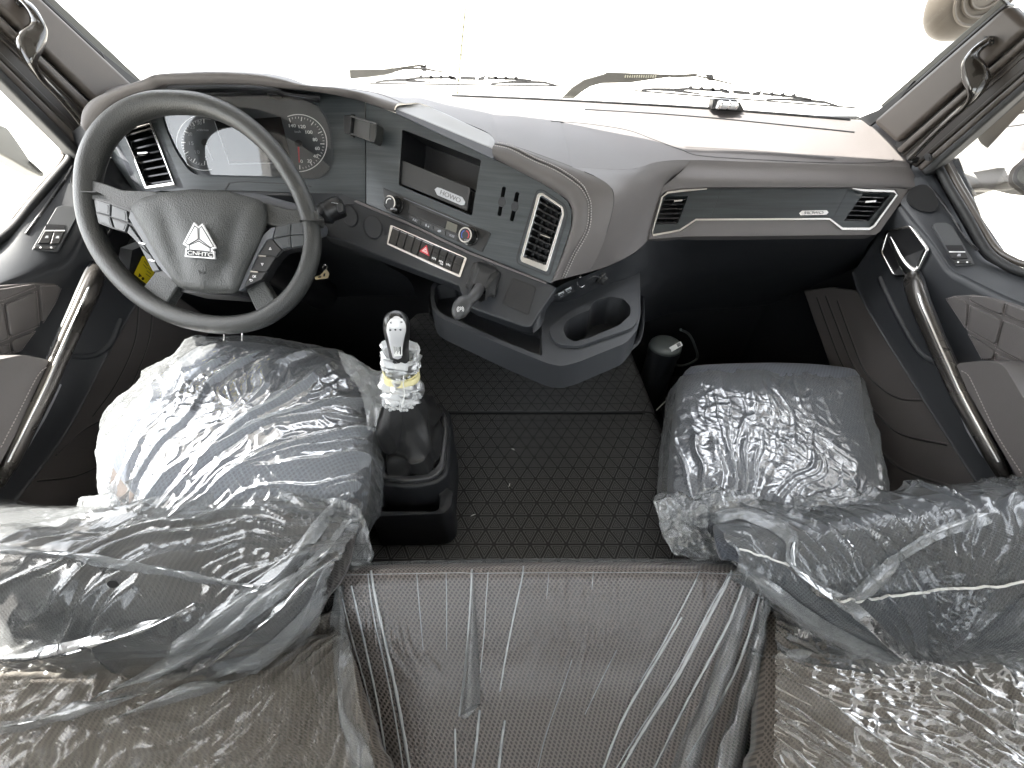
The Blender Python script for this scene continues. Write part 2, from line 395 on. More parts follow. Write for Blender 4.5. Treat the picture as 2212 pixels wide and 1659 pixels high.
def film(name, haze=.12, refl=2.2, rough=.1, sx=14, sy=90, bump=.5, col=(.86, .87, .88), fine=1.0, crease=.5, dist=.004, hz_col=(.75, .78, .8), rot=0.0):
    """clear polythene: see-through, glossy, whitish where it creases"""
    m, t, out = nodes(name); uvn = N(t, 'UVMap')
    mp = N(t, 'Mapping'); mp.inputs['Scale'].default_value = (sx, sy, 1)
    m0 = N(t, 'Mapping'); m0.inputs['Rotation'].default_value = (0, 0, rot); t.links.new(uvn.outputs[0], m0.inputs[0]); t.links.new(m0.outputs[0], mp.inputs[0])
    wv = N(t, 'TexNoise'); wv.inputs['Scale'].default_value = 7; wv.inputs['Detail'].default_value = 2; t.links.new(uvn.outputs[0], wv.inputs['Vector'])
    mx = N(t, 'MixRGB', blend_type='ADD'); mx.inputs[0].default_value = 1.2; t.links.new(mp.outputs[0], mx.inputs[1]); t.links.new(wv.outputs['Color'], mx.inputs[2])
    r1 = N(t, 'TexNoise', noise_type='RIDGED_MULTIFRACTAL'); r1.inputs['Scale'].default_value = .35; r1.inputs['Detail'].default_value = 5; r1.inputs['Roughness'].default_value = .6
    t.links.new(mx.outputs[0], r1.inputs['Vector'])
    v1 = N(t, 'TexVoronoi', feature='DISTANCE_TO_EDGE'); v1.inputs['Scale'].default_value = 26 * fine
    dn = N(t, 'MixRGB', blend_type='ADD'); dn.inputs[0].default_value = .06; t.links.new(uvn.outputs[0], dn.inputs[1])
    w2 = N(t, 'TexNoise'); w2.inputs['Scale'].default_value = 22; w2.inputs['Detail'].default_value = 3; t.links.new(uvn.outputs[0], w2.inputs['Vector']); t.links.new(w2.outputs['Color'], dn.inputs[2])
    t.links.new(dn.outputs[0], v1.inputs['Vector'])
    v2 = N(t, 'TexVoronoi', feature='DISTANCE_TO_EDGE'); v2.inputs['Scale'].default_value = 75 * fine; t.links.new(dn.outputs[0], v2.inputs['Vector'])
    ve = math_n(t, 'ADD', math_n(t, 'MINIMUM', v1.outputs[0], .35), math_n(t, 'MULTIPLY', math_n(t, 'MINIMUM', v2.outputs[0], .3), .35))
    h = math_n(t, 'ADD', math_n(t, 'MULTIPLY', r1.outputs[0], .9), math_n(t, 'MULTIPLY', ve, 1.3))
    b = N(t, 'Bump'); b.inputs['Strength'].default_value = bump; b.inputs['Distance'].default_value = dist
    t.links.new(h, b.inputs['Height'])
    tr = N(t, 'BsdfTransparent'); tr.inputs[0].default_value = (*col, 1)
    df = N(t, 'BsdfDiffuse'); df.inputs[0].default_value = (*hz_col, 1); t.links.new(b.outputs[0], df.inputs['Normal'])
    tl = N(t, 'BsdfTranslucent'); tl.inputs[0].default_value = (*hz_col, 1)
    dm = N(t, 'MixShader'); dm.inputs[0].default_value = .4; t.links.new(df.outputs[0], dm.inputs[1]); t.links.new(tl.outputs[0], dm.inputs[2])
    cre = N(t, 'MapRange'); cre.inputs[1].default_value = .95; cre.inputs[2].default_value = 1.9; cre.inputs[3].default_value = haze; cre.inputs[4].default_value = min(1, haze + crease)
    t.links.new(r1.outputs[0], cre.inputs[0])
    lw = N(t, 'LayerWeight'); lw.inputs[0].default_value = .35; t.links.new(b.outputs[0], lw.inputs[1])
    hz = math_n(t, 'MINIMUM', math_n(t, 'ADD', cre.outputs[0], math_n(t, 'MULTIPLY', math_n(t, 'POWER', lw.outputs[1], 2.5), .35)), .9)
    m1 = N(t, 'MixShader'); t.links.new(hz, m1.inputs[0]); t.links.new(tr.outputs[0], m1.inputs[1]); t.links.new(dm.outputs[0], m1.inputs[2])
    gl = N(t, 'BsdfGlossy'); gl.inputs['Roughness'].default_value = rough; t.links.new(b.outputs[0], gl.inputs['Normal'])
    fr = N(t, 'Fresnel'); fr.inputs[0].default_value = 1.5; t.links.new(b.outputs[0], fr.inputs[1])
    fac = math_n(t, 'MINIMUM', math_n(t, 'MULTIPLY', fr.outputs[0], refl), .95)
    m2 = N(t, 'MixShader'); t.links.new(fac, m2.inputs[0]); t.links.new(m1.outputs[0], m2.inputs[1]); t.links.new(gl.outputs[0], m2.inputs[2])
    t.links.new(m2.outputs[0], out.inputs[0]); return m
SHADE_BLACK = plain('painted_shade_black', (.002, .002, .002), .9, bump=0)  # near-black that paints in the shade of cup hollows and the floor groove
FILM = film('clear_polythene_film')
FILMS = film('stretched_polythene_film', haze=.05, refl=.8, rough=.2, sx=90, sy=2.5, bump=.2, fine=.3, crease=.22, dist=.002)
FILMW = film('milky_polythene_film', haze=.28, refl=2.4, sx=20, sy=60, bump=.6, crease=.4)
def glass(name, tint=(.97, .98, .97), refl=1.0, rough=.0):
    m, t, out = nodes(name); tr = N(t, 'BsdfTransparent'); tr.inputs[0].default_value = (*tint, 1)
    gl = N(t, 'BsdfGlossy'); gl.inputs['Roughness'].default_value = rough; fr = N(t, 'Fresnel'); fr.inputs[0].default_value = 1.5
    f = math_n(t, 'MINIMUM', math_n(t, 'MULTIPLY', fr.outputs[0], refl), 1.0)
    m2 = N(t, 'MixShader'); t.links.new(f, m2.inputs[0]); t.links.new(tr.outputs[0], m2.inputs[1]); t.links.new(gl.outputs[0], m2.inputs[2])
    t.links.new(m2.outputs[0], out.inputs[0]); return m
GLASS = glass('window_glass', refl=.8); LENS = glass('instrument_lens', tint=(.9, .9, .9), refl=2.2, rough=.03)
def sand():
    m, t, out = nodes('pale_sandy_ground'); p = N(t, 'BsdfPrincipled'); t.links.new(p.outputs[0], out.inputs[0])
    tc = N(t, 'TexCoord'); n = N(t, 'TexNoise'); n.inputs['Scale'].default_value = .7; n.inputs['Detail'].default_value = 8; t.links.new(tc.outputs['Object'], n.inputs['Vector'])
    t.links.new(mix_c(t, n.outputs[0], (.46, .44, .40), (.56, .54, .50)), p.inputs['Base Color']); p.inputs['Roughness'].default_value = .9
    b = N(t, 'Bump'); b.inputs['Strength'].default_value = .4; t.links.new(n.outputs[0], b.inputs['Height']); t.links.new(b.outputs[0], p.inputs['Normal']); return m
SAND = sand()

def fbm(p, o=4, g=.55):
    s = 0; a = 1
    for k in range(o): s += a * noise.noise(p); p = p * 2.07 + Vector((3.1, 1.7, .3)); a *= g
    return s
def ridge(p, o=4, g=.55):
    s = 0; a = 1; w_ = 1
    for k in range(o):
        q = 1 - abs(noise.noise(p)) * 2; s += a * q * q; p = p * 2.1 + Vector((1.3, 5.7, 2.3)); a *= g
    return s

# ================================================================== SETTING
def struct(o): o['kind'] = 'structure'; return o
def box(name, a, b, mat, parent=None, bevel=0):
    (x0, y0, z0), (x1, y1, z1) = a, b
    V = [(x, y, z) for x in (x0, x1) for y in (y0, y1) for z in (z0, z1)]
    F = [(0, 1, 3, 2), (4, 6, 7, 5), (0, 4, 5, 1), (2, 3, 7, 6), (0, 2, 6, 4), (1, 5, 7, 3)]
    return mesh(name, V, F, mat, parent, bevel=bevel)
struct(mesh('ground', [(-600, -600, -2.6), (600, -600, -2.6), (600, 600, -2.6), (-600, 600, -2.6)], [(0, 1, 2, 3)], SAND))
# cab shell
struct(box('cab_floor', (-1.06, -.62, -1.22), (1.06, 1.42, -1.16), RUBBER))
struct(box('cab_roof', (-1.06, -.62, .60), (1.06, 1.02, .64), LINER))
struct(box('cab_rear_wall', (-1.06, -.66, -1.16), (1.06, -.62, -.25), LINER))
struct(box('cab_rear_wall', (-1.06, -.66, .48), (1.06, -.62, .60), LINER)); struct(box('cab_rear_wall', (-1.06, -.66, -.25), (-.85, -.62, .48), LINER)); struct(box('cab_rear_wall', (.85, -.66, -.25), (1.06, -.62, .48), LINER))
o = box('rear_fill_window', (-.85, -.645, -.25), (.85, -.64, .48), GLASS); tag(o, 'unseen window pane added in the back wall of the cab for fill light', 'window')  # unseen opening added behind the camera to let fill light in
struct(box('cab_front_wall', (-1.06, 1.42, -1.22), (1.06, 1.45, -.14), BLACK))
# far low buildings seen left of the dash
def building():
    t = thing('building', 'low pale building far off on the horizon left of the wipers', 'building')
    o = box('wall', (-42, 78, -2.6), (-20, 84, .4), plain('pale_render', (.5, .48, .42), .9, bump=0), t)
    box('roof', (-42.5, 77.5, .402), (-19.5, 84.5, .8), plain('grey_roof', (.42, .4, .36), .8, bump=0), t)
    for k in range(6): box('window', (-40 + k * 3.4, 77.9, -1.3), (-38.4 + k * 3.4, 77.998, -.3), MATS['grey_roof'], t)
building()

# ------------------------------------------------------------------ windscreen
WB = [aY(*q) for q in ((225, 176, 1.25), (300, 175, 1.29), (500, 190, 1.36), (700, 198, 1.40), (961, 204, 1.41), (1171, 212, 1.40), (1475, 228, 1.36), (1641, 240, 1.32), (1835, 255, 1.27), (1900, 262, 1.25), (1975, 275, 1.21))]
HB = [(-1.06, 1.09), (-.7, 1.12), (0, 1.13), (.6, 1.10), (1.06, 1.04)]
def hby(x):
    for (x0, y0), (x1, y1) in zip(HB, HB[1:]):
        if x <= x1 or x1 == 1.06: return y0 + (y1 - y0) * (x - x0) / (x1 - x0)
WT = [Vector((p.x, hby(p.x) + .004, .31)) for p in WB]
o = loft('windscreen', [WT, WB], GLASS, n=6, m=1); tag(o, 'wide clear windscreen in front of the dashboard', 'windscreen')
# header above the windscreen closes the roof
struct(loft('roof_header', [[(x, y - .14, .62) for x, y in HB], [(x, y - .03, .40) for x, y in HB], [(x, y, .30) for x, y in HB]], LINER, n=8, m=1, solid=.02))

# ------------------------------------------------------------------ A pillars
def pillar(side):
    L = side < 0
    if L: I0, I1, O0, O1 = (115, 0), (302, 175), (-16, 150), (127, 293)
    else: I0, I1, O0, O1 = (2158, 7), (1918, 217), (2212, 190), (2048, 333)
    a = aX(*I1, side * .97); b = aX(*I0, side * 1.012); c = aX(*O1, side * 1.035); pl = pl3(a, b, c)
    t = thing('windscreen_pillar', ('left' if L else 'right') + ' windscreen pillar in dark taupe trim beside the ' + ('steering wheel' if L else 'passenger side of the dash'), 'pillar', 'windscreen pillars')
    i0, i1, o0, o1 = [Vector(p) for p in (I0, I1, O0, O1)]
    di = (i0 - i1).normalized(); do = (o0 - o1).normalized()
    def P(wf, s):        # s: 0 at the foot, pixels upward
        A = i1 + di * s; B = o1 + do * s
        if not L or True:
            # keep feet on one oblique line
            pass
        return tuple(A.lerp(B, wf))
    def band(name, w0, w1, mat, off, th, s0=-70, s1=330, bev=.003, par=None):
        return slab(name, pl, [P(w0, s0), P(w0, s1), P(w1, s1), P(w1, s0)], th, mat, par or t, off, bevel=bev)
    band('glass_frit', -.02, .055, plain('frit_grey', (.05, .05, .042), .5, bump=.2) if L else MATS['frit_grey'], .006, .02, s0=-20)
    band('glass_seal', .045, .085, BLACK, .012, .03, s0=-30)
    slab('glass_seal', pl, [(215, 109), (262, 146), (303, 179), (268, 188), (240, 150)] if L else [(1975, 174), (1935, 208), (1896, 238), (1848, 257), (1878, 273), (1930, 232)], .01, BLACK, t, .013, bevel=.001)
    band('trim_panel', .065, .47, TAUPED, .022, .04, s0=-60, bev=.012)
    band('groove', .46, .56, BLACK, .004, .02)
    band('trim_ridge', .52, .60, TAUPED, .02, .03, bev=.006)
    band('inner_channel', .58, .86, plain('pillar_channel', (.018, .014, .011), .45, bump=.1), .006, .02)
    band('trim_ridge', .855, .945, TAUPED, .018, .03, bev=.008)
    for w_ in (.635, .69): band('channel_rib', w_, w_ + .014, TAUPED, .009, .01, bev=.001)
    band('door_edge', .80, .858, MATS['pillar_channel'], .012, .02, bev=.004)
    band('door_seal', .93, 1.02, RUBBER, .026, .04, bev=.006)
    if not L: mesh('pillar_sun_block', [(x, y, z) for z in (.135, .30) for x, y in ((.78, .95), (1.04, .93), (1.04, 1.30), (.78, 1.30))], [(3, 2, 1, 0), (4, 5, 6, 7), (0, 1, 5, 4), (1, 2, 6, 5), (2, 3, 7, 6), (3, 0, 4, 7)], TAUPED, t, bevel=.02)  # unseen block added above the view to keep the sun off this pillar
    # screw
    sc = (181, 293) if L else (2004, 340)
    slab('screw_cap', pl, ell(*sc, 8, 8, 16), .006, BLACK, t, .036, bevel=.001)
    slab('screw_cap', pl, ell(*sc, 3.5, 3.5, 10), .003, RUBBER, t, .0375)
    # twisted grab handle, glossy
    if L: hp = [(47, 5, .03), (62, 12, .055), (76, 34, .07), (82, 60, .07), (70, 84, .075), (60, 108, .075), (66, 136, .07), (86, 164, .06), (110, 190, .055), (136, 218, .05), (164, 252, .045), (188, 284, .04)]
    else: hp = [(2134, 88, .03), (2122, 96, .055), (2106, 112, .07), (2098, 132, .075), (2104, 156, .075), (2112, 182, .075), (2104, 208, .07), (2082, 230, .06), (2056, 254, .055), (2026, 282, .05), (1996, 312, .045), (1964, 346, .04)]
    pts = [at(x, y, pl.sh(o_ * .75)) for x, y, o_ in hp]
    rad = [.010, .014, .016, .017, .019, .019, .015, .011, .008, .007, .007, .007]
    # elliptical, twisting section
    C3 = cr(pts, 8); rr = [v[0] for v in cr([(q, 0, 0) for q in rad], 8)]; V = []; F = []; sg = 18; n = len(C3)
    for i in range(n):
        tt = (C3[min(i + 1, n - 1)] - C3[max(i - 1, 0)]).normalized(); s = tt.cross(pl.n).normalized(); u = s.cross(tt)
        tw = 2.4 * math.exp(-((i / n - .38) / .22) ** 2) * (1 if L else -1)
        for k in range(sg):
            an = 2 * math.pi * k / sg; e = rr[i] * 1.0 * math.cos(an); g = rr[i] * .62 * math.sin(an)
            V.append(C3[i] + s * (e * math.cos(tw) - g * math.sin(tw)) + u * (e * math.sin(tw) + g * math.cos(tw)))
        if i:
            for k in range(sg):
                l = (k + 1) % sg; F.append(((i - 1) * sg + k, (i - 1) * sg + l, i * sg + l, i * sg + k))
    F.append(tuple(range(sg))[::-1]); F.append(tuple((n - 1) * sg + k for k in range(sg)))
    hm = plain('glossy_brown_black_handle', (.012, .010, .008), .14, bump=0, coat=.8) if L else MATS['glossy_brown_black_handle']
    g = mesh('grab_handle', V, F, hm, t, smooth=50)
    m0 = hp[0]; slab('mount', pl, ell(m0[0], m0[1], 13, 9, 20, .6), .03, BLACK, g, .026, bevel=.003)
    m1 = hp[-1]; slab('mount', pl, ell(m1[0], m1[1], 9, 7, 20, .6), .03, BLACK, g, .032, bevel=.003)
    return pl
PLL = pillar(-1); PLR = pillar(1)

# ------------------------------------------------------------------ outside the glass
# wiper arms and blades stand just in front of the screen
def wiper(pl, blade, arm_fn, label, logo=None):
    t = thing('windscreen_wiper', label, 'wiper', 'windscreen wipers')
    (x0, y0), (x1, y1) = blade
    def B(f, dy=0): return (x0 + (x1 - x0) * f, y0 + (y1 - y0) * f + dy)
    ribbon('rubber_blade', pl, [B(0), B(.5, .3), B(1)], 3.6, .008, BLACK, t)
    ribbon('blade_spine', pl, [B(0, 3.6), B(.5, 3.9), B(1, 3.6)], 1.8, .006, plain('yellowed_metal', (.45, .42, .28), .4, metal=.5, bump=0), t)
    L = x1 - x0
    # levers
    ribbon('lever', pl, [B(.03, -3), B(.08, -6), B(.16, -8), B(.22, -6), B(.30, -4)], [3, 6, 7.5, 6, 3], .006, BLACK, t)
    ribbon('lever', pl, [B(.60, -3), B(.70, -7), B(.78, -7), B(.86, -7), B(.92, -1.5)], [3, 6, 7.5, 6, 3], .006, BLACK, t)
    rail = [B(.18, -9), B(.24, -13), B(.34, -14), B(.42, -15), B(.50, -15), B(.58, -15), B(.66, -14), B(.74, -13), B(.80, -10)]
    ribbon('bridge', pl, rail[:4], 5.4, .006, BLACK, t); ribbon('bridge', pl, rail[5:], 5.4, .006, BLACK, t)
    for f in (.25, .30, .35, .62, .67, .72):
        ribbon('bridge_rib', pl, [B(f, -19), B(f + .008, -12)], 6.5, .006, BLACK, t)
    slab('bridge_end', pl, [B(.385, -21), B(.43, -15), B(.43, -9), B(.40, -10)], .008, BLACK, t)
    slab('bridge_end', pl, [B(.575, -21), B(.535, -15), B(.535, -9), B(.565, -10)], .008, BLACK, t)
    slab('pivot_block', pl, [B(.445, -18), B(.52, -17), B(.525, -10), B(.45, -10)], .014, BLACK, t)
    arm_fn(t, pl)
    if logo: text('lettering', logo, pl, B(.945, -11), B(1.0, -9.5), 4.5, BLACK, t)
    return t
W1 = PY(1.50); W2 = PY(1.44)
DARM = plain('dusty_wiper_metal', (.010, .009, .006), .75, bump=.3, dust=.004)
def arm1(t, pl):
    slab('arm', pl, [(755, 151), (830, 150), (862, 145), (905, 139), (921, 142), (918, 146), (905, 144), (880, 148), (830, 162), (757, 171)], .012, DARM, t)
    ribbon('arm_strip', pl, [(862, 149), (880, 148), (918, 149), (940, 153), (968, 157)], [2, 4.5, 5, 3.5, 2.5], .008, DARM, t)
    slab('clip', pl, [(907, 142), (917, 143), (919, 136), (921, 154), (912, 154)], .012, BLACK, t)
def arm2(t, pl):
    slab('arm', pl, [(1212, 213), (1235, 190), (1262, 172), (1305, 160), (1312, 156), (1400, 159), (1452, 161), (1452, 166), (1400, 173), (1360, 179), (1300, 180), (1275, 187), (1255, 200), (1240, 213)], .014, DARM, t, bevel=.002)
    ribbon('arm_strip', pl, [(1430, 164), (1470, 163), (1510, 160), (1530, 163)], [4, 4, 3, 2], .008, DARM, t)
    ribbon('arm_strip', pl, [(1450, 167), (1505, 164), (1540, 171), (1584, 182)], [3, 3.5, 4, 3], .008, DARM, t)
    slab('clip', pl, [(1527, 161), (1540, 161), (1543, 174), (1531, 174)], .012, BLACK, t)
    for k in range(14): ribbon('spring_coil', pl, [(1352 + k * 5, 162), (1350.5 + k * 5, 168)], 2.2, .003, plain('spring_steel', (.2, .19, .15), .4, metal=.7, bump=0) if k == 0 else MATS['spring_steel'], t, off=.002)
wiper(W1, ((798, 180), (1236, 186)), arm1, 'left black windscreen wiper lying level above the centre of the dash')
wiper(W2, ((1372, 196), (1848, 233)), arm2, 'right windscreen wiper with a thick cranked arm above the passenger dash', 'NORTOPIE')
# front panel under the screen, outside
struct(loft('truck_scuttle', [[p + Vector((0, -.012, -.012)) for p in WB], [Vector((p.x * 1.03, p.y + .05, p.z - .03)) for p in WB], [Vector((p.x * 1.06, p.y + .24, -.42)) for p in WB]], TRUCK, n=4, m=1, solid=.01))
# slim marker pole
t = thing('marker_pole', 'thin pale banded pole standing upright in front of the windscreen', 'pole')
pp = [aY(986, 224, 1.72), aY(990, 175, 1.72), aY(997, 100, 1.72), aY(1005, 18, 1.72)]
tube('pole', cr(pp, 4), .0034, plain('cream_pole', (.14, .13, .08), .5, bump=0), t, seg=8)
P_ = cr(pp, 12)
for k in range(0, len(P_) - 1, 3): tube('band', [P_[k], P_[k].lerp(P_[k + 1], .5)], .0037, plain('olive_band', (.03, .03, .012), .5, bump=0) if k == 0 else MATS['olive_band'], t, seg=8)
# camera unit stuck at the foot of the glass
cpl = PY(1.30)
t = thing('windscreen_camera', 'small black sensor box at the foot of the windscreen glass', 'sensor')
slab('housing', cpl, rnd([(1541, 213), (1596, 216), (1605, 232), (1608, 240), (1538, 236)], 4), .03, BLACK, t, bevel=.002)
tube('sensor_barrel', [at(1550, 226, cpl.sh(.006)), at(1572, 228, cpl.sh(.006)), at(1592, 229, cpl.sh(.006))], .009, SILVER, t, seg=14)
for x in (1553, 1571, 1588): tube('collar', [at(x, 226.5, cpl.sh(.006)), at(x + 3, 227, cpl.sh(.006))], .0105, CHROME, t, seg=14)

# mirrors
def solid_blob(name, c, r, mat, parent=None, sq=2.4, seg=40, rings=24, rot=None):
    V = []; F = []
    for i in range(rings + 1):
        ph = -math.pi / 2 + math.pi * i / rings
        for k in range(seg):
            th = 2 * math.pi * k / seg; e = 2 / sq
            f = lambda v: math.copysign(abs(v) ** e, v)
            p = Vector((r[0] * f(math.cos(ph)) * f(math.cos(th)), r[1] * f(math.cos(ph)) * f(math.sin(th)), r[2] * f(math.sin(ph))))
            if rot: p = rot @ p
            V.append(Vector(c) + p)
    for i in range(rings):
        for k in range(seg):
            l = (k + 1) % seg; F.append((i * seg + k, i * seg + l, (i + 1) * seg + l, (i + 1) * seg + k))
    return mesh(name, V, F, mat, parent, smooth=180)
t = thing('front_mirror', 'round brown front mirror hanging outside the top right of the windscreen', 'mirror')
c = aY(2106, -24, 1.5); solid_blob('housing', c, (.108, .05, .108), MIRR, t, 2.2)
for q in (.8, .62, .45): tube('rim_ridge', [c + Vector((math.cos(a) * .10 * q, -.047 - .006 * (1 - q), math.sin(a) * .095 * q)) for a in [2 * math.pi * k / 40 for k in range(40)]], .0035, MIRR, t, seg=6, closed=True)
tube('bracket', [c + Vector((.1, .02, .1)), c + Vector((-.1, -.1, .5))], .02, MIRR, t)
mp_ = PX(1.33)
t = thing('side_mirror', 'large dusty brown side mirror and arm outside the right door window', 'mirror')
slab('arm', mp_, rnd([(2038, 372), (2100, 395), (2150, 385), (2212, 367), (2260, 350), (2260, 428), (2180, 420), (2120, 405), (2080, 418), (2048, 432), (2010, 400)], 8), .06, ARM, t, bevel=.012)
slab('arm_cover', mp_, [(2000, 378), (2062, 372), (2112, 396), (2062, 420)], .02, plain('worn_grey_cover', (.23, .22, .2), .7, bump=.3), t, .006, bevel=.002)
slab('arm_cover', mp_, [(2100, 372), (2155, 362), (2172, 392), (2125, 404)], .02, MATS['worn_grey_cover'], t, .009, bevel=.002)
slab('housing', mp_, rnd([(2174, 400), (2178, 368), (2215, 335), (2330, 290), (2340, 470), (2240, 452), (2212, 425)], 14), .12, MIRR, t, .05, bevel=.02)
slab('rubber_rim', mp_, rnd([(2184, 392), (2190, 366), (2220, 342), (2330, 300), (2330, 460), (2230, 430)], 10), .02, RUBBER, t, .062, bevel=.006)
slab('mirror_glass', mp_, rnd([(2196, 386), (2200, 368), (2224, 350), (2330, 310), (2330, 450), (2235, 420)], 8), .004, plain('mirror_silvering', (.5, .52, .48), .05, metal=1, bump=0), t, .0635)
solid_blob('upper_housing', aX(2262, 208, 1.42), (.07, .12, .13), MIRR, t, 2.6)
ml = PX(-1.33)
t = thing('side_mirror', 'pale grey mirror arm outside the left door window', 'mirror')
slab('arm', ml, [(-60, 262), (0, 268), (18, 275), (40, 306), (66, 345), (100, 375), (96, 384), (60, 366), (28, 347), (0, 332), (-60, 310)], .05, plain('pale_dusty_arm', (.12, .12, .11), .6, bump=.1, dust=.03), t, bevel=.006)
slab('arm_seam', ml, [(64, 350), (67, 348), (92, 372), (90, 374)], .004, RUBBER, t, .004)

# ================================================================== DASHBOARD
from mathutils.bvhtree import BVHTree
def bvh_of(*obs):
    V = []; F = []
    for o in obs:
        n = len(V); V += [v.co.copy() for v in o.data.vertices]; F += [tuple(i + n for i in p.vertices) for p in o.data.polygons]
    return BVHTree.FromPolygons(V, F)
def hit(b, px, py, off=0.0):
    d = ray(px, py).normalized(); h = b.ray_cast(Vector((0, 0, 0)), d, 20)
    if h[0] is None: return None
    n = h[1] if h[1].dot(d) < 0 else -h[1]
    return h[0] + n * off
def line_on(name, b, pts, r, mat, parent, off=.0, n=8, seg=6):
    P = [hit(b, p.x, p.y, off) for p in cr([(x, y, 0) for x, y in pts], n)]
    P = [p for p in P if p is not None]
    if len(P) < 2: return None
    return tube(name, P, r, mat, parent, seg=seg)
def stitches(name, b, pts, step, mat, parent, off=.0006, r=.0007, width=0):
    """short thread stitches, one joined part"""
    C_ = cr([(x, y, 0) for x, y in pts], 24); V = []; F = []
    P = [hit(b, p.x, p.y, off) for p in C_]; P = [p for p in P if p is not None]
    acc = 0; last = P[0]; on = True; cur = [last]
    def seg(a, c):
        d = (c - a); L = d.length
        if L < 1e-6: return
        d.normalize(); s = d.cross(Vector((0, -.5, .8))).normalized() * r; u = s.cross(d).normalized() * r; i = len(V)
        for e in (a, c):
            for q in (s, u, -s, -u): V.append(e + q)
        for k in range(4): l = (k + 1) % 4; F.append((i + k, i + l, i + 4 + l, i + 4 + k))
        F.append((i, i + 1, i + 2, i + 3)); F.append((i + 7, i + 6, i + 5, i + 4))
    for i in range(1, len(P)):
        a, c = P[i - 1], P[i]; L = (c - a).length; t = 0
        while t < L:
            q = min(step * (.62 if on else .38) - acc, L - t)
            s0 = a.lerp(c, t / L) if L else a; s1 = a.lerp(c, (t + q) / L) if L else c
            if on: seg(s0, s1)
            t += q; acc += q
            if acc >= step * (.62 if on else .38) - 1e-9: acc = 0; on = not on
            if q <= 0: break
    if V:
        o = mesh(name, V, F, mat, parent); o['kind'] = 'stuff'; return o

dash = thing('dashboard', 'wide truck dashboard with smoked wood trim, taupe padding and centre console', 'dashboard')
q0 = aY(540, 380, 1.0); CL = Pl(q0, (0, -math.cos(R(25)), math.sin(R(25))))
CE = pl3(at(788, 225, CL), at(790, 440, CL), aY(1190, 612, .75))
SW = pl3(at(790, 440, CE), at(1190, 612, CE), aY(1147, 705, .675))
PP = Pl(aY(1930, 450, 1.03), (0, -math.cos(R(38)), math.sin(R(38))))

def hooded(px, py, d=.06):
    """point of the hood, standing d in front of the cluster plane"""
    return at(px, py, CL.sh(d))
# --- padded hood over the instruments
hood = [((200, 292), (184, 262), .07), ((214, 262), (187, 233), .075), ((245, 228), (213, 210), .08), ((290, 205), (277, 187), .085), ((333, 195), (318, 170), .09), ((358, 184), (345, 160), .09),
        ((420, 183), (400, 156), .09), ((500, 182), (467, 154), .09), ((570, 186), (550, 158), .085), ((620, 192), (605, 168), .08), ((680, 198), (655, 184), .07), ((737, 208), (735, 190), .045), ((787, 221), (800, 203), .02)]
Lr, Cr_ = [], []
for (lx, ly), (cx, cy), d in hood: Lr.append(hooded(lx, ly, d)); Cr_.append(hooded(cx, cy, d - .004))
Lr[-1] = at(787, 221, CE.sh(.006)); Cr_[-1] = at(800, 203, CE.sh(.0))
Lr.append(at(853, 243, CE.sh(.006))); Cr_.append(at(866, 223, CE.sh(-.004)))
rows = []
for f, b_ in ((0, -.012), (.0, .0), (.12, .009), (.4, .015), (.7, .014), (.93, .004)):
    rows.append([l.lerp(c, f) + Vector((0, -.8, .3)).normalized() * b_ for l, c in zip(Lr, Cr_)])
rows[0] = [p + Vector((0, .03, .0)) for p in Lr]
rows.append([c + Vector((0, .012, .0005)) for c in Cr_]); rows.append([c + Vector((0, .04, -.001)) for c in Cr_])
hoodo = loft('hood_pad', rows, TAUPE, dash, n=6, m=3)
# inner lip (grey) and dark throat of the instrument binnacle
lip = [(214, 266), (246, 232), (292, 209), (334, 199), (360, 188), (430, 186), (500, 185), (570, 189), (620, 196), (690, 204), (735, 213), (770, 222)]
lipi = [(262, 300), (290, 262), (322, 232), (345, 212), (366, 197), (430, 192), (500, 191), (575, 196), (625, 203), (690, 212), (725, 222), (765, 228)]
loft('hood_underside', [[hooded(x, y, .066 - .0045 * i if i > 7 else .07) for i, (x, y) in enumerate(lip[:-2])], [at(x, y, CL.sh(.045 - .004 * max(0, i - 6))) for i, (x, y) in enumerate(lipi[:-2])]], GREYP, dash, n=5, m=1, solid=.004)
loft('binnacle_throat', [[at(x, y, CL.sh(.044 - .004 * max(0, i - 6))) for i, (x, y) in enumerate(lipi[3:-2])], [at(x, y + 10, CL.sh(.003)) for i, (x, y) in enumerate(lipi[3:-2])]], BLACK, dash, n=5, m=1, solid=.003)
for x, y in ((415, 197), (588, 201)): slab('sensor_nub', CL, ell(x, y, 13, 6, 20), .02, BLACK, dash, .03, bevel=.004)

# --- dash top: from the crest to the foot of the glass
def ppl(x, y): return at(x, y, PP)
ctop = [at(853 + 13, 223, CE.sh(-.004)), at(910, 224, CE.sh(-.02)), at(971, 252, CE.sh(-.025)), at(1021, 272, CE.sh(-.028)), at(1058, 290, CE.sh(-.028)), at(1071, 312, CE.sh(-.006))]
stitch = [(1071, 312), (1104, 320), (1154, 345), (1204, 367), (1251, 399), (1268, 424), (1274, 450), (1268, 497), (1240, 549), (1214, 603)]
Sp = [at(x, y, CE.sh(-.006)) for x, y in stitch]
outer = [(1074, 311), (1118, 319), (1174, 338), (1236, 361), (1292, 384), (1322, 408), (1326, 442), (1309, 507), (1291, 553), (1272, 588)]
Op = [at(x, y, CE.sh(-.007 - .0045 * i)) for i, (x, y) in enumerate(outer)]
front = Cr_[:-1] + ctop + Op[1:4]
back_px = []
nF = len(front)
base_px = [(255, 186), (300, 180), (400, 190), (560, 194), (700, 198), (830, 201), (961, 204), (1060, 208), (1150, 211), (1210, 213)]
bc = cr([(x, y, 0) for x, y in base_px], 6)
def base3(x):
    # foot of the windscreen (3D) for a world x
    return None
WBc = cr(WB, 12)
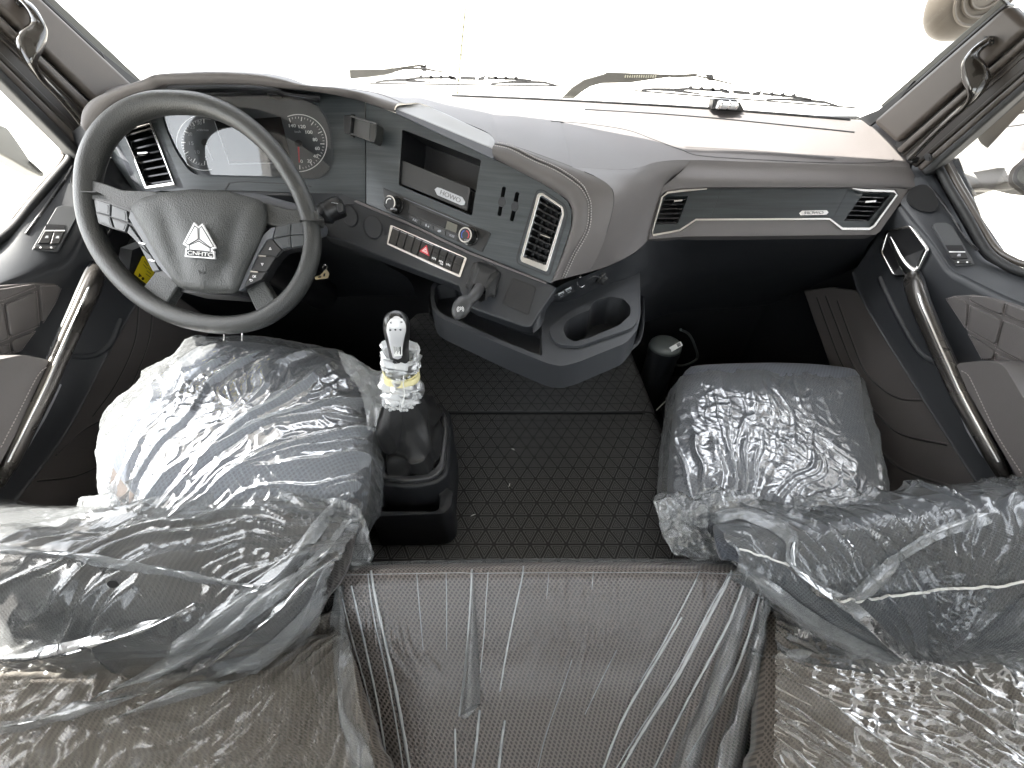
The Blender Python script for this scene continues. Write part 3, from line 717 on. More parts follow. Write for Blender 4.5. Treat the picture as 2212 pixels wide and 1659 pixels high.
def wb_at(X):
    for a, b in zip(WBc, WBc[1:]):
        if a.x <= X <= b.x: return a.lerp(b, (X - a.x) / max(1e-9, b.x - a.x)) + Vector((0, -.01, -.002))
    return (WBc[0] if X < WBc[0].x else WBc[-1]) + Vector((0, -.01, -.002))
Xs = [f.x for f in front]; x0, x1 = Xs[0], Xs[-1]
cum = [0]
for a, b in zip(front, front[1:]): cum.append(cum[-1] + (b - a).length)
back = [wb_at(-1.02 + (1.14) * c / cum[-1]) for c in cum]
def mids(A, B, lift=.006):
    out = []
    for f in (0, .03, .3, .65, 1): out.append([a.lerp(b, f) + Vector((0, 0, lift * math.sin(math.pi * f))) for a, b in zip(A, B)])
    return out
top1 = loft('dash_top', mids(front, back), TAUPE, dash, n=4, m=4)
# right half of the top: crest of the passenger side
fr2 = [front[-1], Sp[4].lerp(Op[3], .0) , Op[3] + Vector((0, 0, .001))]
pcrest = [(1360, 366, .955), (1420, 350, 1.045)]
P2 = [Op[3]] + [aY(x, y, Y) for x, y, Y in pcrest] + [at(x, y, PP) for x, y in ((1490, 346), (1600, 349), (1720, 353), (1830, 357), (1930, 360), (1966, 362))]
B2 = [wb_at(.12 + .9 * i / (len(P2) - 1)) for i in range(len(P2))]
top2 = loft('dash_top', mids(P2, B2, .004), TAUPE, dash, n=4, m=5)
# leather bolster on the console: fascia edge -> seam -> crease
fe = [(1067, 341), (1110, 363), (1167, 393), (1206, 417), (1227, 434), (1236, 456), (1234, 492), (1214, 553), (1200, 588), (1190, 611)]
Fe = [at(x, y, CE.sh(.004)) for x, y in fe]
nrm = CE.n
rows = [[p - nrm * .012 for p in Fe], Fe, [a.lerp(b, .25) + nrm * .012 for a, b in zip(Fe, Sp)], [a.lerp(b, .65) + nrm * .013 for a, b in zip(Fe, Sp)], [a.lerp(b, .93) + nrm * .005 for a, b in zip(Fe, Sp)], Sp]
bol = loft('console_bolster', rows, TAUPE, dash, n=6, m=3)
rows = [Sp, [a.lerp(b, .08) + nrm * .004 for a, b in zip(Sp, Op)], [a.lerp(b, .55) + nrm * .004 for a, b in zip(Sp, Op)], Op]
bol2 = loft('console_bolster', rows, TAUPE, dash, n=6, m=3)
# side face of the console and passenger fascia
def pr(lst): return [aY(*p) if len(p) == 3 else at(*p, PP) for p in lst]
side = [[Op[3]] + pr([(1360, 366, .955), (1420, 350, 1.045), (1490, 346)]),
        [Op[4]] + pr([(1362, 380, .93), (1410, 368, 1.02), (1480, 362)]),
        [Op[5]] + pr([(1362, 405, .915), (1398, 400, .99), (1440, 398)]),
        [Op[6]] + pr([(1355, 445, .90), (1388, 446, .975), (1420, 447)]),
        [Op[7]] + pr([(1338, 508, .875), (1372, 508, .95), (1405, 508)]),
        [Op[8]] + pr([(1325, 545, .85), (1365, 535, .93), (1400, 516)]),
        [Op[9]] + pr([(1317, 573, .845), (1368, 547, .925), (1400, 519)])]
sidef = loft('console_side', side, TAUPE, dash, n=5, m=4)
pf = [pr([(1490, 346), (1600, 349), (1720, 353), (1830, 357), (1930, 360), (1966, 362)]),
      pr([(1480, 362), (1600, 366), (1720, 369), (1830, 372), (1930, 376), (1978, 384)]),
      [at(x, y, PP.sh(.012)) for x, y in ((1455, 385), (1600, 388), (1720, 390), (1830, 392), (1935, 396), (1976, 402))],
      [at(x, y, PP.sh(.008)) for x, y in ((1432, 404), (1600, 403), (1720, 403), (1830, 403), (1940, 405), (1968, 410))]]
passf = loft('passenger_pad', pf, TAUPE, dash, n=4, m=4)
chrome_line = [(1527, 408), (1473.6, 412), (1443, 416), (1431, 425), (1409.6, 500), (1411, 508), (1467.6, 498), (1503.3, 474.4), (1792, 472.7), (1820, 494), (1878, 494.4), (1888.7, 488), (1937.8, 420.6), (1931.4, 413), (1866, 411), (1842.6, 407)]
woodp = [(1527, 404), (1460, 408), (1436, 414), (1427, 426), (1406, 500), (1409, 511), (1469, 501), (1505, 477), (1791, 476), (1819, 497), (1880, 497), (1892, 489), (1941, 421), (1935, 409), (1842, 404)]
pad_out = [(1432, 402), (1600, 401), (1830, 401), (1968, 408), (1941, 443), (1901, 500), (1891, 507), (1690, 509), (1475, 511), (1402, 517), (1404, 500), (1420, 447)]
slab('passenger_pad', PP, pad_out, .03, TAUPE, dash, .008, holes=[woodp])
vh1 = [(1437, 424), (1487, 423.6), (1464.7, 483), (1416, 484.6)]; vh2 = [(1865, 417.6), (1923, 420.6), (1876.8, 478.6), (1823, 477)]
slab('passenger_trim', PP, woodp, .012, WOODP, dash, .001, holes=[vh1, vh2])
slab('trim_seam', PP, [(1557, 408), (1558, 408), (1536, 474), (1535, 474)], .001, BLACK, dash, .0014)
slab('trim_seam', PP, [(1832, 408), (1833, 408), (1800, 472), (1799, 472)], .001, BLACK, dash, .0014)
wd = [2, 4.5, 4.2, 3.2, 2.6, 4.4, 4.2, 4, 4, 5, 5.2, 4, 3.6, 4.5, 5, 2]
ribbon('chrome_strip', PP, chrome_line, wd, .006, CHROME, dash, .011, bevel=.0012)
def vent(pl, inner, nsl, tab, chrome=None, th=.003, depth=.05, group=None, vanes=0, mat=CHROME, skew=0):
    v = recess('air_vent', pl, inner, depth, BLACK, dash, off=.0005)
    A, B, C_, D_ = [Vector(p) for p in inner]   # A top-left, B top-right, C bottom-right, D bottom-left
    for k in range(nsl):
        f = (k + .75) / nsl; a = A.lerp(D_, f); b = B.lerp(C_, f)
        a = at(a.x, a.y, pl.sh(-.006)); b = at(b.x, b.y, pl.sh(-.006)); u = (at(D_.x, D_.y, pl) - at(A.x, A.y, pl)).normalized()
        nrm_ = pl.n; dd = (-nrm_ * .022 + u * -.004); hh = u * .0016
        V = [a - hh, b - hh, b + hh, a + hh]; V += [p + dd for p in V]
        o = mesh('slat', V, [(0, 1, 2, 3), (7, 6, 5, 4), (0, 4, 5, 1), (3, 2, 6, 7), (0, 3, 7, 4), (1, 5, 6, 2)], GLOSSY_SLAT, v)
    for k in range(vanes):
        f = (k + .5) / vanes; a = A.lerp(B, f); b = D_.lerp(C_, f)
        p_, q_ = at(a.x, a.y, pl.sh(-.026)), at(b.x, b.y, pl.sh(-.026))
        s = (at(B.x, B.y, pl) - at(A.x, A.y, pl)).normalized() * .001
        V = [p_ - s, p_ + s, q_ + s, q_ - s]; V += [x - pl.n * .02 for x in V]
        mesh('vane', V, [(0, 1, 2, 3), (7, 6, 5, 4), (0, 4, 5, 1), (3, 2, 6, 7), (0, 3, 7, 4), (1, 5, 6, 2)], BLACK, v)
    if tab: slab('slider_tab', pl, tab, .012, CHROME, v, .002, bevel=.0012)
    if chrome:
        n = len(chrome[0]); slab('frame', pl, chrome[0], .012, mat, v, .004, holes=[chrome[1]], bevel=.0012)
    return v
GLOSSY_SLAT = plain('vent_slat_plastic', (.012, .012, .013), .22, bump=0)
vent(PP, vh1, 6, [(1456, 432), (1475, 430), (1475, 434), (1457, 436)])
vent(PP, vh2, 6, [(1871, 433), (1894, 431.5), (1893, 436), (1870, 438)])
def badge(pl, outline, s, p0, p1, h, parent, off, m1=CHROME):
    b_ = slab('badge', pl, outline, .002, m1, parent, off, bevel=.0006)
    text('lettering', s, pl, p0, p1, h, MATS['silver_paint_dark'], b_, off + .0006)
    return b_
plain('silver_paint_dark', (.16, .16, .16), .4, metal=.3, bump=0)
badge(PP, [(1726.5, 460), (1732, 454.5), (1786, 453.5), (1790.5, 458.5), (1785, 464), (1730, 465)], 'HOWO', (1739, 462.6), (1779, 462), 6.2, dash, .004)
# top details: demister slot, trim groove, stitching
bt = bvh_of(top1, top2, passf, sidef)
line_on('demister_slot', bt, [(1263, 237), (1370, 243), (1475, 250), (1600, 261), (1720, 273), (1845, 286)], .0028, BLACK, dash, -.0005)
line_on('glass_edge_strip', bt, [(975, 208), (1171, 216), (1475, 232), (1641, 244), (1835, 259)], .004, BLACK, dash, .001)
line_on('trim_groove', bt, [(1190, 262), (1270, 268), (1354, 281), (1410, 301), (1470, 323), (1518, 337), (1675, 347), (1808, 352), (1912, 351), (1931, 344)], .0010, MATS['dark_lower_plastic'], dash, .0)
# raised strip with its embossed herringbone pattern
V = []; F = []
for k in range(150):
    f = k / 149; x = 1478 + 320 * f; yb = 328 + 19 * f - 3 * math.sin(math.pi * f)
    for r_ in range(3):
        y = yb - 2 - r_ * (4.2 - 2.6 * f) ; xx = x + r_ * 1.5
        a = hit(bt, xx, y, .0012); 
        if a is None: continue
        s = (.0022, .0012) if (k + r_) % 2 else (.0022, -.0012); i = len(V); d = Vector((s[0], s[1] * 2, 0)); e = Vector((-s[1], s[0], 0)) * .25
        V += [a - d - e, a + d - e, a + d + e, a - d + e]; F.append((i, i + 1, i + 2, i + 3))
o = mesh('embossed_strip', V, F, MATS['dark_lower_plastic'], dash); o['kind'] = 'stuff'
bb = bvh_of(bol, bol2, hoodo, top1)
for dx, dy in ((-3, 3.4), (3, -3.4)):
    stitches('seam_stitching', bb, [(x + dx, y + dy) for x, y in stitch[:5]] + [(1268 + dx, 424 + dy * .4), (1274 + dx, 450), (1268 + dx, 497 - dy * .2), (1240 + dx, 549 - dy * .2), (1216 + dx, 600)], .0048, THREADL, dash, off=.0014, r=.0011)
line_on('seam', bb, stitch[:9], .0008, BLACK, dash, .0)
stitches('seam_stitching', bb, [(750, 189), (806, 200), (840, 211), (868, 222)], .0048, THREAD, dash)
line_on('crease_seam', bb, [(1262, 371), (1300, 388), (1322, 408), (1326, 442), (1318, 476), (1309, 507)], .0007, MATS['dark_lower_plastic'], dash, 0)

# --- fascia: instrument part
lens = rnd([(350, 212), (384, 196), (500, 194), (640, 208), (690, 226), (712, 262), (720, 310), (717, 368), (692, 390), (560, 384), (440, 381), (410, 372), (378, 326), (352, 262)], 22, 5)
lv_o = [(252, 268), (326, 258), (378, 400), (310, 411), (246, 300)]; lv_i = [(266, 282), (322, 266), (371, 394), (316, 402)]
slab('fascia_panel', CL, [(215, 262), (262, 215), (330, 190), (360, 181), (600, 183), (700, 192), (788, 220), (789.3, 439), (737, 418), (640, 416), (480, 410), (403, 412), (290, 412), (232, 330)], .012, WOOD, dash, 0, holes=[lens, lv_i])
vent(CL, lv_i, 8, [(296, 329), (318, 327), (319, 331), (297, 333)], chrome=([(264, 279), (325, 262), (377, 399), (312, 409)], [(267, 283), (322, 267), (372, 393), (316, 402)]))
box_frame = slab('vent_surround', CL, [(236, 290), (256, 268), (330, 252), (338, 262), (396, 405), (306, 418), (298, 416)], .01, GREYP, dash, .0, holes=[[(262, 274), (324, 259), (380, 402), (310, 413), (255, 308)]])
cl = slab('instrument_cluster', CL, lens, .004, plain('dial_face_glare_grey', (.055, .06, .066), .35, bump=0), dash, -.012)  # face greyed: the pale reflection over the dials is put into its colour
recess('cluster_bezel', CL, lens, .014, BLACK, cl, taper=1.0)
def ring(pl, c, r0, r1, mat, par, off, nm='ring', a0=0, a1=360, n=48):
    full = abs(a1 - a0) >= 360
    if full: return slab(nm, pl, ell(*c, r1, r1, n), .0006, mat, par, off, holes=[ell(*c, r0, r0, n)])
    pts = [(c[0] + r1 * math.cos(R(a0 + (a1 - a0) * k / n)), c[1] + r1 * math.sin(R(a0 + (a1 - a0) * k / n))) for k in range(n + 1)]
    pts += [(c[0] + r0 * math.cos(R(a1 - (a1 - a0) * k / n)), c[1] + r0 * math.sin(R(a1 - (a1 - a0) * k / n))) for k in range(n + 1)]
    return slab(nm, pl, pts, .0006, mat, par, off)
CB = CL.sh(-.011)
LC, RC = (442, 307), (644, 309)
def ticks(c, r, angs, par, long_every=2, l0=4, l1=9):
    V = []; F = []
    for i, a in enumerate(angs):
        l = l1 if i % long_every == 0 else l0; ca, sa = math.cos(R(a)), math.sin(R(a)); w_ = .9 if i % long_every == 0 else .5; k = len(V)
        for rr_, s in ((r, 1), (r, -1), (r - l, -1), (r - l, 1)): V.append(at(c[0] + ca * rr_ - sa * s * w_, c[1] + sa * rr_ + ca * s * w_, CB.sh(.0006)))
        F.append((k, k + 1, k + 2, k + 3))
    return mesh('tick_marks', V, F, WHITE, par)
ring(CB, RC, 61, 62.6, WHITE, cl, .0006, 'dial_ring', -112, 88); ring(CB, LC, 60, 61.6, WHITE, cl, .0006, 'dial_ring', 75, 300)
ring(CB, LC, 50, 50.8, PALE, cl, .0005, 'dial_ring', 92, 285)
ticks(RC, 57, [-110 + 196 * k / 28 for k in range(29)], cl, 4); ticks(LC, 50, [90 + 178 * k / 24 for k in range(25)], cl, 4)
for s, x, y in (('140', 632, 275), ('120', 653, 277), ('100', 668, 289), ('80', 681, 305), ('60', 686, 324), ('40', 682, 341), ('20', 669, 351), ('0', 652, 352)):
    wv = 6.5 * len(s) * .75; text('dial_number', s, CB, (x - wv / 2, y), (x + wv / 2, y), 7, WHITE, cl, .0008)
for s, x, y in (('30', 431, 269), ('25', 416, 278), ('20', 411, 293), ('15', 414, 313), ('10', 427, 332), ('5', 446, 345)):
    wv = 6.5 * len(s) * .75; text('dial_number', s, CB, (x - wv / 2, y), (x + wv / 2, y), 7, PALE, cl, .0008)
text('dial_unit', 'km/h', CB, (637, 287), (650, 287), 5, PALE, cl, .0008); text('dial_unit', 'x100r/min', CB, (425, 283), (451, 283), 4.5, PALE, cl, .0008)
for c, a, m_ in ((RC, 87, RED), (LC, 66, PALE)):
    t2 = (c[0] + 42 * math.cos(R(a)), c[1] + 42 * math.sin(R(a)))
    t1 = (c[0] + 8 * math.cos(R(a)), c[1] + 8 * math.sin(R(a)))
    ribbon('needle', CB, [t1, t2], [3.2, 1.6], .001, m_, cl, .003); slab('needle_hub', CB, ell(*c, 8, 8, 20), .003, BLACK, cl, .0035, bevel=.001)
slab('display_screen', CB, [(463, 262), (606, 252), (630, 350), (495, 353)], .001, GLASSK, cl, .001, bevel=.0003)
ribbon('display_frame', CB, [(463, 262), (495, 354), (632, 351)], [1.4, 2.2, 2.2], .001, PALE, cl, .0014)
LNP = Pl(at(540, 386, CL.sh(-.002)), (0, -math.cos(R(13)), math.sin(R(13))))
ln = slab('lens', LNP, rnd([(354, 213), (386, 198), (500, 196), (640, 210), (686, 228), (708, 264), (716, 310), (713, 366), (690, 386), (560, 380), (442, 377), (413, 368), (382, 323), (356, 262)], 22, 5), 0, LENS, cl, 0)
# seam between the panels, angled centre panel
slot = rnd([(869, 279.5), (1039, 346), (1019, 466), (861, 400)], 4, 3)
cs1 = rnd([(1085, 403), (1093, 404), (1082, 467), (1074.5, 466)], 4, 3); cs2 = rnd([(1114, 413), (1122.5, 416), (1109, 479), (1101, 477)], 4, 3)
cv_i = [(1166, 424), (1214, 452), (1179, 574), (1130, 555)]
slab('fascia_panel', CE, [(790.5, 221), (854, 244), (1063, 342), (1110, 364), (1167, 394), (1206, 418), (1226, 435), (1235, 456), (1233, 492), (1213, 553), (1190, 612), (1010, 540), (880, 478), (791.5, 440)], .012, WOODC, dash, 0, holes=[slot, cs1, cs2, cv_i])
sl_ = recess('storage_slot', CE, slot, .09, BLACK, dash, off=.0003, taper=.96)
slab('front_plate', CE, [(868, 346), (1016, 405.5), (1009, 455), (866, 397)], .004, plain('slot_plate_black', (.022, .022, .022), .4, bump=.1), sl_, -.006, bevel=.0008)
slab('shelf', CE, [(868, 346), (1016, 405.5), (1015, 409), (868, 350)], .05, BLACK, sl_, -.008)
badge(CE, [(938.5, 409), (944, 404.6), (951, 406), (999, 426), (1005, 436), (1003, 443), (995, 443), (944, 421)], 'HOWO', (950, 419.5), (993, 438.5), 10, sl_, -.004, m1=SILVER)
for cs, m in ((cs1, (1084, 436)), (cs2, (1112, 446))):
    c_ = recess('card_slot', CE, cs, .03, BLACK, dash, .0003)
    slab('finger_notch', CE, ell(*m, 8, 11, 20, .2), .0008, NAVYD, c_, .0008)
vent(CE, cv_i, 9, [(1167, 505), (1188, 512), (1188, 516), (1167, 508)], chrome=(rnd([(1161, 418), (1171, 416), (1216, 446), (1219, 462), (1181, 588), (1125, 565), (1124, 556)], 5, 3), [(1166, 425), (1171, 422), (1212, 449), (1214, 462), (1179, 573), (1130, 555)]), vanes=4)
ribbon('vent_surround', CE, rnd([(1160, 411), (1172, 410), (1221, 443), (1226, 464), (1186, 596), (1118, 569), (1116, 556)], 7, 3), 3.0, .004, NAVYD, dash, .0012, closed=True)
# climate control
cp = slab('climate_panel', CE, rnd([(826, 405), (1058, 502), (1059.5, 506), (1041, 545), (832, 454)], 4, 3), .004, plain('climate_black', (.013, .0125, .012), .32, bump=0), dash, .0022, bevel=.0008)
slab('display', CE, [(884, 440), (1015, 494), (997, 508), (882, 462)], .001, GLASSK, cp, .003)
slab('display_sticker', CE, [(966, 477), (988, 486), (985, 503), (962, 494)], .0006, plain('clear_display_sticker', (.10, .095, .075), .5, bump=.5, grain=200, var=.5), cp, .0036)
ribbon('display_edge', CE, [(872, 428), (940, 457), (1012, 488)], 2, .001, GREYP, cp, .0034)
for k, s in enumerate(('A/C', 'MAX', 'AUTO', 'MODE')):
    f0, f1 = k / 4 + .006, (k + 1) / 4 - .006; a, b = (883, 464), (990, 510.5); c, d = (882, 476), (988.6, 520)
    L_ = lambda p, q, f: (p[0] + (q[0] - p[0]) * f, p[1] + (q[1] - p[1]) * f)
    bt_ = slab('button', CE, [L_(a, b, f0), L_(a, b, f1), L_(c, d, f1), L_(c, d, f0)], .003, plain('button_black', (.03, .03, .031), .35, bump=0) if k == 0 else MATS['button_black'], cp, .0048, bevel=.0006)
    m0 = L_(L_(a, b, f0 + .07), L_(c, d, f0 + .07), .72); m1 = L_(L_(a, b, f1 - .07), L_(c, d, f1 - .07), .72)
    if s in ('A/C', 'MODE'): text('lettering', s, CE, m0, m1, 5, PALE, bt_, .0052)
    elif s == 'MAX':
        slab('fan_symbol', CE, ell((m0[0] + m1[0]) / 2 - 2, (m0[1] + m1[1]) / 2 - 3, 1.6, 3), .0003, PALE, bt_, .0052); slab('fan_symbol', CE, ell((m0[0] + m1[0]) / 2 + 3, (m0[1] + m1[1]) / 2, 1.6, 2), .0003, PALE, bt_, .0052)
    else: slab('demist_symbol', CE, ell((m0[0] + m1[0]) / 2, (m0[1] + m1[1]) / 2 - 1.5, 4, 2.4), .0003, PALE, bt_, .0052)
    ribbon('indicator', CE, [L_(L_(a, b, f0 + .04), L_(c, d, f0 + .04), .22), L_(L_(a, b, f1 - .04), L_(c, d, f1 - .04), .22)], .8, .0003, GREYP, bt_, .0052)
def knob(base, face, ax_n, r, arcs, s, tp):
    A = at(*base, CE.sh(.003)); Bq = at(*face, CE.sh(.026)); ax = CE.n
    k = lathe('knob', A, ax, [(r * 1.25, 0), (r * 1.25, .004), (r * 1.08, .0045), (r * 1.02, .024), (r * .98, .0255)], GLOSS, cp, seg=32)
    q = CE.sh(.003 + .026)
    # face and chrome ring
    ctr = A + ax * .0262; s1 = ax.cross(Vector((0, .2, 1))).normalized(); u1 = s1.cross(ax)
    def disc(nm, r0, r1, mat, h, a0=0, a1=360, n=40, z=.0015):
        V = []; F = []; m = n + 1
        for i in range(m):
            a = R(a0 + (a1 - a0) * i / n)
            for rr_ in (r0, r1):
                for hz in (0, z): V.append(ctr + s1 * -math.cos(a) * rr_ + u1 * math.sin(a) * rr_ + ax * (h + hz))
        for i in range(n):
            a, b = 4 * i, 4 * (i + 1); F += [(a + 1, a + 3, b + 3, b + 1), (a + 2, b + 2, b + 3, a + 3), (a, a + 1, b + 1, b)]
        return mesh(nm, V, F, mat, k)
    disc('bezel_ring', r * .84, r * 1.0, BRIGHT, -.001, z=.0025); disc('face', 0, r * .84, plain('knob_face', (.02, .02, .022), .3, bump=0) if 'knob_face' not in MATS else MATS['knob_face'], -.0006)
    for a0, a1, m_ in arcs: disc('arc', r * .5, r * .62, m_, .0006, a0, a1, 16, .0006)
    fp = Pl(ctr + ax * .0016, ax); fp.n = ax
    text('lettering', s, fp, tp[0], tp[1], 4, PALE, k, .0004)
knob((857.5, 443.5), (851, 449), None, .0155, [(60, 190, WHITE)], 'AUTO', ((843, 452.5), (857, 454.5)))
knob((1017, 511), (1010, 517), None, .0155, [(105, 225, RED), (-45, 75, BLUE)][::1] if 0 else [(-45, 75, RED), (105, 225, BLUE)], 'OFF', ((1003, 520), (1014, 522)))
# grey cap over the console on the dash top
q1 = CE.sh(.012)
slab('console_cap_edge', CE, [(854, 234), (1067, 322), (1066, 341), (1062, 342), (854, 244)], .02, GREYP, dash, .010, bevel=.002)
loft('console_cap', [[at(854, 234, CE.sh(.010)), at(930, 265, CE.sh(.010)), at(1000, 294, CE.sh(.010)), at(1067, 322, CE.sh(.010))],
     [at(858, 230, CE.sh(.0)), at(932, 258, CE.sh(.0)), at(1002, 288, CE.sh(.0)), at(1068, 313, CE.sh(.0))],
     [at(866, 227, CE.sh(-.012)), at(940, 243, CE.sh(-.014)), at(1006, 272, CE.sh(-.014)), at(1067, 301, CE.sh(-.012))],
     [at(905, 224, CE.sh(-.018)), at(950, 240, CE.sh(-.02)), at(1006, 266, CE.sh(-.02)), at(1056, 289, CE.sh(-.018))]], plain('light_grey_cap', (.33, .335, .345), .55, bump=.2), dash, n=5, m=3, solid=.004)

# --- lower console: switch shelf
sw_poly = [(789, 441), (880, 479), (1010, 541), (1190, 613), (1203, 620), (1167, 674), (1150, 703), (1143, 706), (1130, 705), (1024, 668), (1004, 655), (997, 636), (991, 616), (971, 609), (820, 552), (745, 520), (700, 508), (690, 470), (700, 425), (737, 419)]
slab('console_shelf', SW, sw_poly, .035, NAVY, dash, .003, bevel=.004, seg=3)
ribbon('shelf_lip', SW, [(700, 423), (737, 420), (789, 443), (880, 481), (1010, 544), (1180, 611)], [2, 5, 5, 5, 5, 3], .004, plain('lip_plastic', (.13, .12, .12), .4, bump=0), dash, .0062, bevel=.001)
for c, rx, ry in (((755.6, 466.5), 15.5, 22), ((805, 490), 19, 24)):
    e = slab('blank_cap', SW, ell(*c, rx + 2.2, ry + 2.2, 36, -.25), .004, BLACK, dash, .0045, bevel=.0006)
    slab('cap_face', SW, ell(*c, rx, ry, 36, -.25), .004, NAVY, e, .0075, bevel=.0014)
fr = slab('switch_bank', SW, rnd([(843, 485), (850, 487.5), (1009, 556.5), (994, 600), (835, 528)], 4, 3), .006, BRIGHT, dash, .0065, bevel=.0012, holes=[[(848.5, 490), (1003, 557), (990.5, 593), (839, 525)]])
slab('switch_well', SW, [(848.5, 490), (1003, 557), (990.5, 593), (839, 525)], .002, BLACK, fr, .0035)
fs = [0, .102, .206, .312, .41, .58, .676, .778, .886, 1]
tl, tr_, bl, br = Vector((848.8, 490.6)), Vector((1002.6, 557.3)), Vector((839.6, 525)), Vector((990.5, 592.4))
SWB = plain('switch_black', (.022, .022, .022), .3, bump=0)
for k in range(9):
    f0, f1 = fs[k] + .006, fs[k + 1] - .006
    def S_(f, g): a = tl.lerp(tr_, f); b = bl.lerp(br, f); p = a.lerp(b, g); return (p.x, p.y)
    s_ = slab('switch' if k != 4 else 'hazard_switch', SW, [S_(f0, .02), S_(f1, .02), S_(f1, .98), S_(f0, .98)], .006, SWB, fr, .0072, bevel=.0009)
    slab('edge_light', SW, [S_(f0 + .004, .03), S_(f1 - .004, .03), S_(f1 - .004, .07), S_(f0 + .004, .07)], .0004, PALE if k < 5 else GREYP, s_, .0077)
    if k > 4:
        slab('rocker_upper', SW, [S_(f0 + .006, .08), S_(f1 - .006, .08), S_(f1 - .006, .45), S_(f0 + .006, .45)], .003, SWB, s_, .0092, bevel=.0008)
        if k < 8:
            slab('finger_grip', SW, [S_(f0 + .01, .33), S_(f1 - .025, .33), S_(f1 - .025, .18), S_(f1 - .015, .18), S_(f1 - .015, .43), S_(f0 + .01, .43)], .0004, BLACK, s_, .0096)
            c = S_((f0 + f1) / 2, .72)
            for j in (-1, 0, 1):
                slab('axle_symbol', SW, [(c[0] + j * 3.4 - .8, c[1] + j * 1.4 - 2.4 + abs(j)), (c[0] + j * 3.4 + .8, c[1] + j * 1.4 - 2 + abs(j)), (c[0] + j * 3.4 + .5, c[1] + j * 1.4 + 3), (c[0] + j * 3.4 - 1, c[1] + j * 1.4 + 2.6)], .0003, WHITE, s_, .0076)
            slab('axle_symbol', SW, [(c[0] - 3.6, c[1] - 1.8), (c[0] + 3.6, c[1] + 1.2), (c[0] + 3.4, c[1] + 2), (c[0] - 3.8, c[1] - 1)], .0003, WHITE, s_, .0078)
            if k == 6:
                for j in (-1, 0, 1): slab('axle_symbol', SW, ell(c[0] + 1 + j * 2.5, c[1] + 6 + j, .9, 1.8, 8), .0003, WHITE, s_, .0076)
    if k == 4:
        T = [Vector((921.6, 529)), Vector((927.3, 553)), Vector((906, 542))]; c = sum(T, Vector((0, 0))) / 3
        def tri(f): return [tuple(c + (p - c) * f) for p in T]
        slab('hazard_triangle', SW, tri(1.0), .002, RED, s_, .0086, bevel=.0004)
        slab('triangle_line', SW, tri(.62), .0004, WHITE, s_, .009, holes=[tri(.5)]); slab('triangle_line', SW, tri(.36), .0004, WHITE, s_, .009, holes=[tri(.2)])
slab('blank_cover', SW, rnd([(1107, 599), (1160, 620), (1142, 682), (1083, 656)], 7, 4), .003, BLACK, dash, .0036)
slab('blank_cover', SW, rnd([(1108, 601), (1158, 621), (1141, 680), (1085, 655)], 7, 4), .003, NAVYD, dash, .0046, bevel=.001)
# parking brake lever in its gaiter
pb = thing('parking_brake_lever', 'black parking brake lever in a leather gaiter on the console shelf', 'lever')
gb = [(1029, 561), (1085, 583), (1073, 646), (1006, 620)]
rowsg = []
lv = [(Vector((1045, 602)), 1.0, .004), (Vector((1044, 604)), .92, .02), (Vector((1040, 611)), .72, .034), (Vector((1036, 622)), .62, .042), (Vector((1032, 632)), .50, .055)]
gbc = Vector((1048, 602)); rp = rnd(gb, 14, 5)
for c, s, o_ in lv:
    ring_ = []
    for i, p in enumerate(rp):
        d = (Vector(p) - gbc) * s; wob = 1 + .06 * math.sin(i * 1.3 + o_ * 200)
        ring_.append(at(c.x + d.x * wob, c.y + d.y * wob, SW.sh(o_)))
    ring_.append(ring_[0].copy()); rowsg.append(ring_)
loft('gaiter', rowsg, LEATHB, pb, n=2, m=4)
hp = [(1036, 622, .05), (1027, 636, .064), (1017, 647, .072), (1008, 655, .078)]
tube('stem', [at(x, y, SW.sh(o_)) for x, y, o_ in hp], [.011, .011, .010, .012], plain('brake_grip', (.035, .035, .036), .4, bump=.2), pb, seg=16, n=4)
hp = [(1012, 642, .078), (1004, 652, .08), (996, 666, .083), (990, 680, .085), (987, 690, .085)]
hd = tube('handle', [at(x, y, SW.sh(o_)) for x, y, o_ in hp], [.007, .0155, .0175, .013, .004], MATS['brake_grip'], pb, seg=20, n=5, flat=.7, ref=SW.n)
hb = bvh_of(hd); hc = hit(hb, 995, 668); hq = Pl(hc, -ray(995, 668)); hq.n = -ray(995, 668).normalized()
ring(hq, (994.5, 668.5), 4.6, 5.6, WHITE, hd, .0008, 'brake_symbol', n=24); text('lettering', 'P', hq, (992.6, 671.3), (996.6, 672), 6, WHITE, hd, .001)
ring(hq, (994.5, 668.5), 6.8, 7.8, WHITE, hd, .0006, 'brake_symbol', 120, 240, 12); ring(hq, (994.5, 668.5), 6.8, 7.8, WHITE, hd, .0006, 'brake_symbol', -60, 60, 12)

# --- side wall with sockets, tray below
TR = PZ(-.43)
topl = [at(1150, 704, SW.sh(-.004)), at(1167, 676, SW.sh(-.004)), at(1204, 621, SW.sh(-.004)), Op[9] + Vector((0, -.002, -.004)), aY(1317, 574, .845), aY(1370, 548, .925), aY(1400, 540, .98)]
botl = [at(1152, 720, TR), at(1172, 700, TR), at(1187, 656, TR), at(1232, 650, TR), at(1295, 620, TR), at(1364, 597, TR), at(1400, 575, TR)]
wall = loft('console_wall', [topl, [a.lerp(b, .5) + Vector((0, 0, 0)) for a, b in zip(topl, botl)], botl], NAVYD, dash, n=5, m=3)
SDp = pl3(aY(1207, 622, .745), aY(1317, 575, .842), at(1232, 650, TR))
slab('socket_plate', SDp, rnd([(1196, 640), (1286, 592), (1290, 604), (1206, 650)], 3, 3), .003, NAVYD, dash, .003, bevel=.0008)
